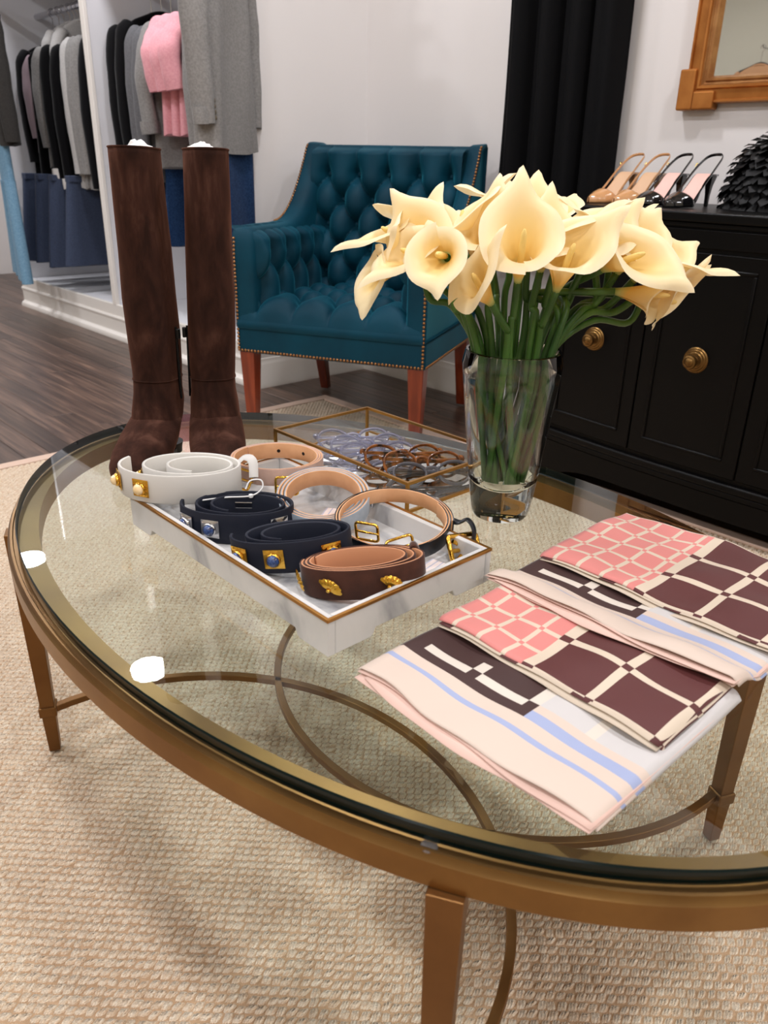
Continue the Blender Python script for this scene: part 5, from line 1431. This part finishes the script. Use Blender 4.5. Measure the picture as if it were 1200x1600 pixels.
bottom_garment('denim_skirt', 'grey-blue denim skirt, rightmost under the left-hand clothes', 'skirt', -4.66, .80, .33, C_DEN2, seed=35, hw=.2, flare=.07, tx=.035, hang=False, y=2.12)
bottom_garment('black_trousers', 'black trousers hanging below the coat by the wardrobe divider', 'trousers', -4.30, .90, .42, C_BLACK, seed=36, hw=.16, hang=False)
# outfit hung on a front arm at the left end
LJX, LJY = -5.00, 1.74
top_garment('twill_jacket', 'charcoal twill jacket hanging outside the wardrobe at the left edge', 'jacket', LJX, 1.62, .95, C_CHAR, y=LJY, rz=PI / 2 - .25, seed=41, sleeve=.58, hw=.20, tx=.05, hang=False, sl_r=.055)
bottom_garment('denim_jeans', 'light blue wide-leg jeans under the charcoal jacket at the left edge', 'jeans', LJX - .02, 1.02, .235, C_LDEN, y=LJY - .01, rz=PI / 2 - .25, seed=42, legs=True, hw=.19, flare=.09, tx=.03, hang=False)
hanger('black hanger with chrome hook carrying the charcoal twill jacket', LJX, LJY, PI / 2 - .25, 1.60, .34, hook_to=1.70, group='hangers on the wardrobe rods')
arm_ = thing('faceout_rail', 'chrome garment rail fixed to the left end of the wardrobe', 'garment rail', (-5.02, CFY, 1.70))
MB().tube([(-.30, 0, -.01), (-.30, 0.0, 0.0)] if False else [(.02, 0.0, 0), (.02, -.165, 0), (.04, -.19, .004)], .007, 8).build('rail_bar', M_chrome, arm_, smooth=60)
MB().box(-.50, .04, -.016, -.002, -.02, .02).build('wall_plate', M_chrome, arm_, smooth=0, bevel=.002)
# jacket seen in the mirror, on the far wall
top_garment('tan_jacket', 'tan jacket on a black hanger seen only in the mirror', 'jacket', -3.66, 1.765, 1.0, C_TAN, y=-2.86, rz=PI / 2, seed=51, sleeve=.55, hang=False, group='clothes on the far wall')
hanger('black hanger carrying the tan jacket on the far wall', -3.66, -2.86, PI / 2, 1.77, .4, hook_to=1.90, group='hangers on the far wall')
hk = MB().tube([(0, 0, 0), (0, .14, 0), (0, .155, .02)], .006, 8).build('wall_hook', M_chrome, None, smooth=60, loc=(-3.66, RY0, 1.90)); tag(hk, 'chrome wall hook holding the tan jacket', 'hook')

# ------------------------------------------------------------------ shoes on the sideboard
M_nude = mat('nude_patent', (204, 152, 104), rough=0.12, coat=0.9); M_nude2 = mat('nude_lining', (206, 168, 134), rough=0.5)
M_bpat = mat('black_shoe_leather', (14, 14, 16), rough=0.18, coat=0.6); M_insole = mat('pink_insole', (230, 184, 172), rough=0.5)
SBT = 0.8065
def slingback(label, x, y, rz, mo, mi):
    t = thing('slingback_shoe', label, 'shoe', (x, y, SBT), rz, 'slingback shoes on the sideboard')
    Ls = .225
    def hz(s): return .078 * (1 - sstep(.18, .66, s)) + .0015
    def wd_(s): 
        pts = [(0, .018), (.12, .024), (.35, .023), (.55, .031), (.68, .036), (.80, .031), (.92, .017), (1.0, .003)]
        for (a, wa), (b, wb) in zip(pts[:-1], pts[1:]):
            if s <= b: return wa + (wb - wa) * sstep(a, b, s)
        return .003
    # sole and insole
    so = MB()
    so.grid(lambda u, v: (Ls * v, (u * 2 - 1) * wd_(v), hz(v)), 8, 36); so.grid(lambda u, v: (Ls * v, (u * 2 - 1) * wd_(v) * 1.02, hz(v) + .005), 8, 36)
    so.grid(lambda u, v: (Ls * v, -wd_(v) * 1.01, hz(v) + .005 * u), 1, 36); so.grid(lambda u, v: (Ls * v, wd_(v) * 1.01, hz(v) + .005 * u), 1, 36)
    so.build('sole', mo, t, smooth=50)
    MB().grid(lambda u, v: (Ls * (.01 + .70 * v), (u * 2 - 1) * (wd_(.01 + .70 * v) - .002), hz(.01 + .70 * v) + .0062), 6, 26).build('insole', mi, t, smooth=180)
    # vamp
    def vamp(u, v):
        s = .60 + .40 * v; a = PI * u
        # throat scooped: the top line starts further forward in the middle
        s0 = .60 + .13 * math.sin(a) ** 1.5; s = s0 + (1 - s0) * v
        h = .036 * (1 - .62 * v ** 1.2) + .002
        w = wd_(s) + .0022 * (1 - v)
        return (Ls * s, -w * math.cos(a) * (1.0), hz(s) + h * math.sin(a) ** .8)
    MB().grid(vamp, 22, 18).build('vamp', mo, t, smooth=180, solid=.0016)
    # heel
    MB().add(*(lambda: ([(Ls * .00 - .004 + dx * k, dy * k, z) for (z, k) in ((0.0, .42), (.03, .5), (.055, .72), (.080, 1.25)) for (dx, dy) in ((-.011, -.011), (.013, -.011), (.013, .011), (-.011, .011))],
             [(i * 4 + j, i * 4 + (j + 1) % 4, i * 4 + 4 + (j + 1) % 4, i * 4 + 4 + j) for i in range(3) for j in range(4)] + [(3, 2, 1, 0), (12, 13, 14, 15)]))()).build('heel', mo, t, smooth=0, bevel=.002, loc=(.014, 0, 0))
    # sling strap
    pts = smooth_path([(Ls * .62, -.033, .016), (Ls * .45, -.031, .050), (Ls * .20, -.029, .098), (.002, -.022, .128), (-.016, 0, .135), (.002, .022, .128), (Ls * .20, .029, .098), (Ls * .45, .031, .050), (Ls * .62, .033, .016)], 6)
    st = MB().tube(pts, .0042, 8, flat=(1.0, .35)).build('sling_strap', mo, t, smooth=60)
    MB().tube([(-.005, 0, -.005), (.005, 0, -.005), (.005, 0, .005), (-.005, 0, .005)], .0012, 6, closed=True).build('strap_buckle', M_gold, st, smooth=60, loc=(Ls * .16, -.032, .105), rot=(0, .8, 0))
    return t
TR = math.radians(-92)
SH = [(-1.372, 'nude patent slingback shoe, leftmost on the sideboard', M_nude, M_nude2), (-1.288, 'nude patent slingback shoe next to the black shoes', M_nude, M_nude2), (-1.200, 'black slingback shoe with pink insole next to the nude shoes', M_bpat, M_insole), (-1.112, 'black slingback shoe with pink insole beside the textured bag', M_bpat, M_insole)]
for (sx_, lab, mo, mi) in SH: slingback(lab, sx_ - .042, 2.345 - (0 if mo is M_nude else .03), TR, mo, mi)

# ------------------------------------------------------------------ textured black bag
M_bagc = mat('black_plush', (6, 6, 7), rough=0.55, spec=0.3)
bag = thing('textured_bag', 'rounded black ruffled bag standing at the right of the shoes', 'bag', (-0.885, 2.27, SBT))
def bagf(u, v):
    th = 2 * PI * u; p = v * PI * .5
    k = .8
    return (.195 * math.cos(th) * math.cos(p) ** k, .105 * math.sin(th) * math.cos(p) ** k, .19 * math.sin(p) ** .8)
MB().grid(bagf, 40, 16, cu=True).build('bag_body', M_bagc, bag, smooth=180)
rf = MB(); rd = random.Random(9)
for j in range(15):
    n_ = int(44 * math.cos(j / 15 * PI * .48)) + 4
    for i in range(n_):
        u = (i + .5 * (j % 2) + rd.uniform(-.2, .2)) / n_; v = max(.004, min(.97, j / 15 + rd.uniform(-.015, .015)))
        P0 = Vector(bagf(u, v)); N = Vector((P0.x / .195 ** 2, P0.y / .105 ** 2, max(0.02, P0.z) / .19 ** 2)).normalized()
        T_ = Vector((0, 0, 1)).cross(N); T_ = T_.normalized() if T_.length > .01 else Vector((1, 0, 0)); D_ = N.cross(T_)
        w = .015; l = rd.uniform(.022, .032); lift = rd.uniform(.008, .018)
        a0 = rd.uniform(-.5, .5); T2 = T_ * math.cos(a0) + D_ * math.sin(a0); D2 = D_ * math.cos(a0) - T_ * math.sin(a0)
        rf.add([P0 - T2 * w * .4 + D2 * l * .4, P0 + T2 * w * .4 + D2 * l * .4, P0 + T2 * w + N * lift - D2 * l * .2, P0 - T2 * w + N * lift - D2 * l * .2, P0 + N * (lift + .004) - D2 * l * .65], [(0, 1, 2, 3), (3, 2, 4)])
rb = rf.build('ruffles', M_bagc, bag, smooth=180); rb['kind'] = 'stuff'
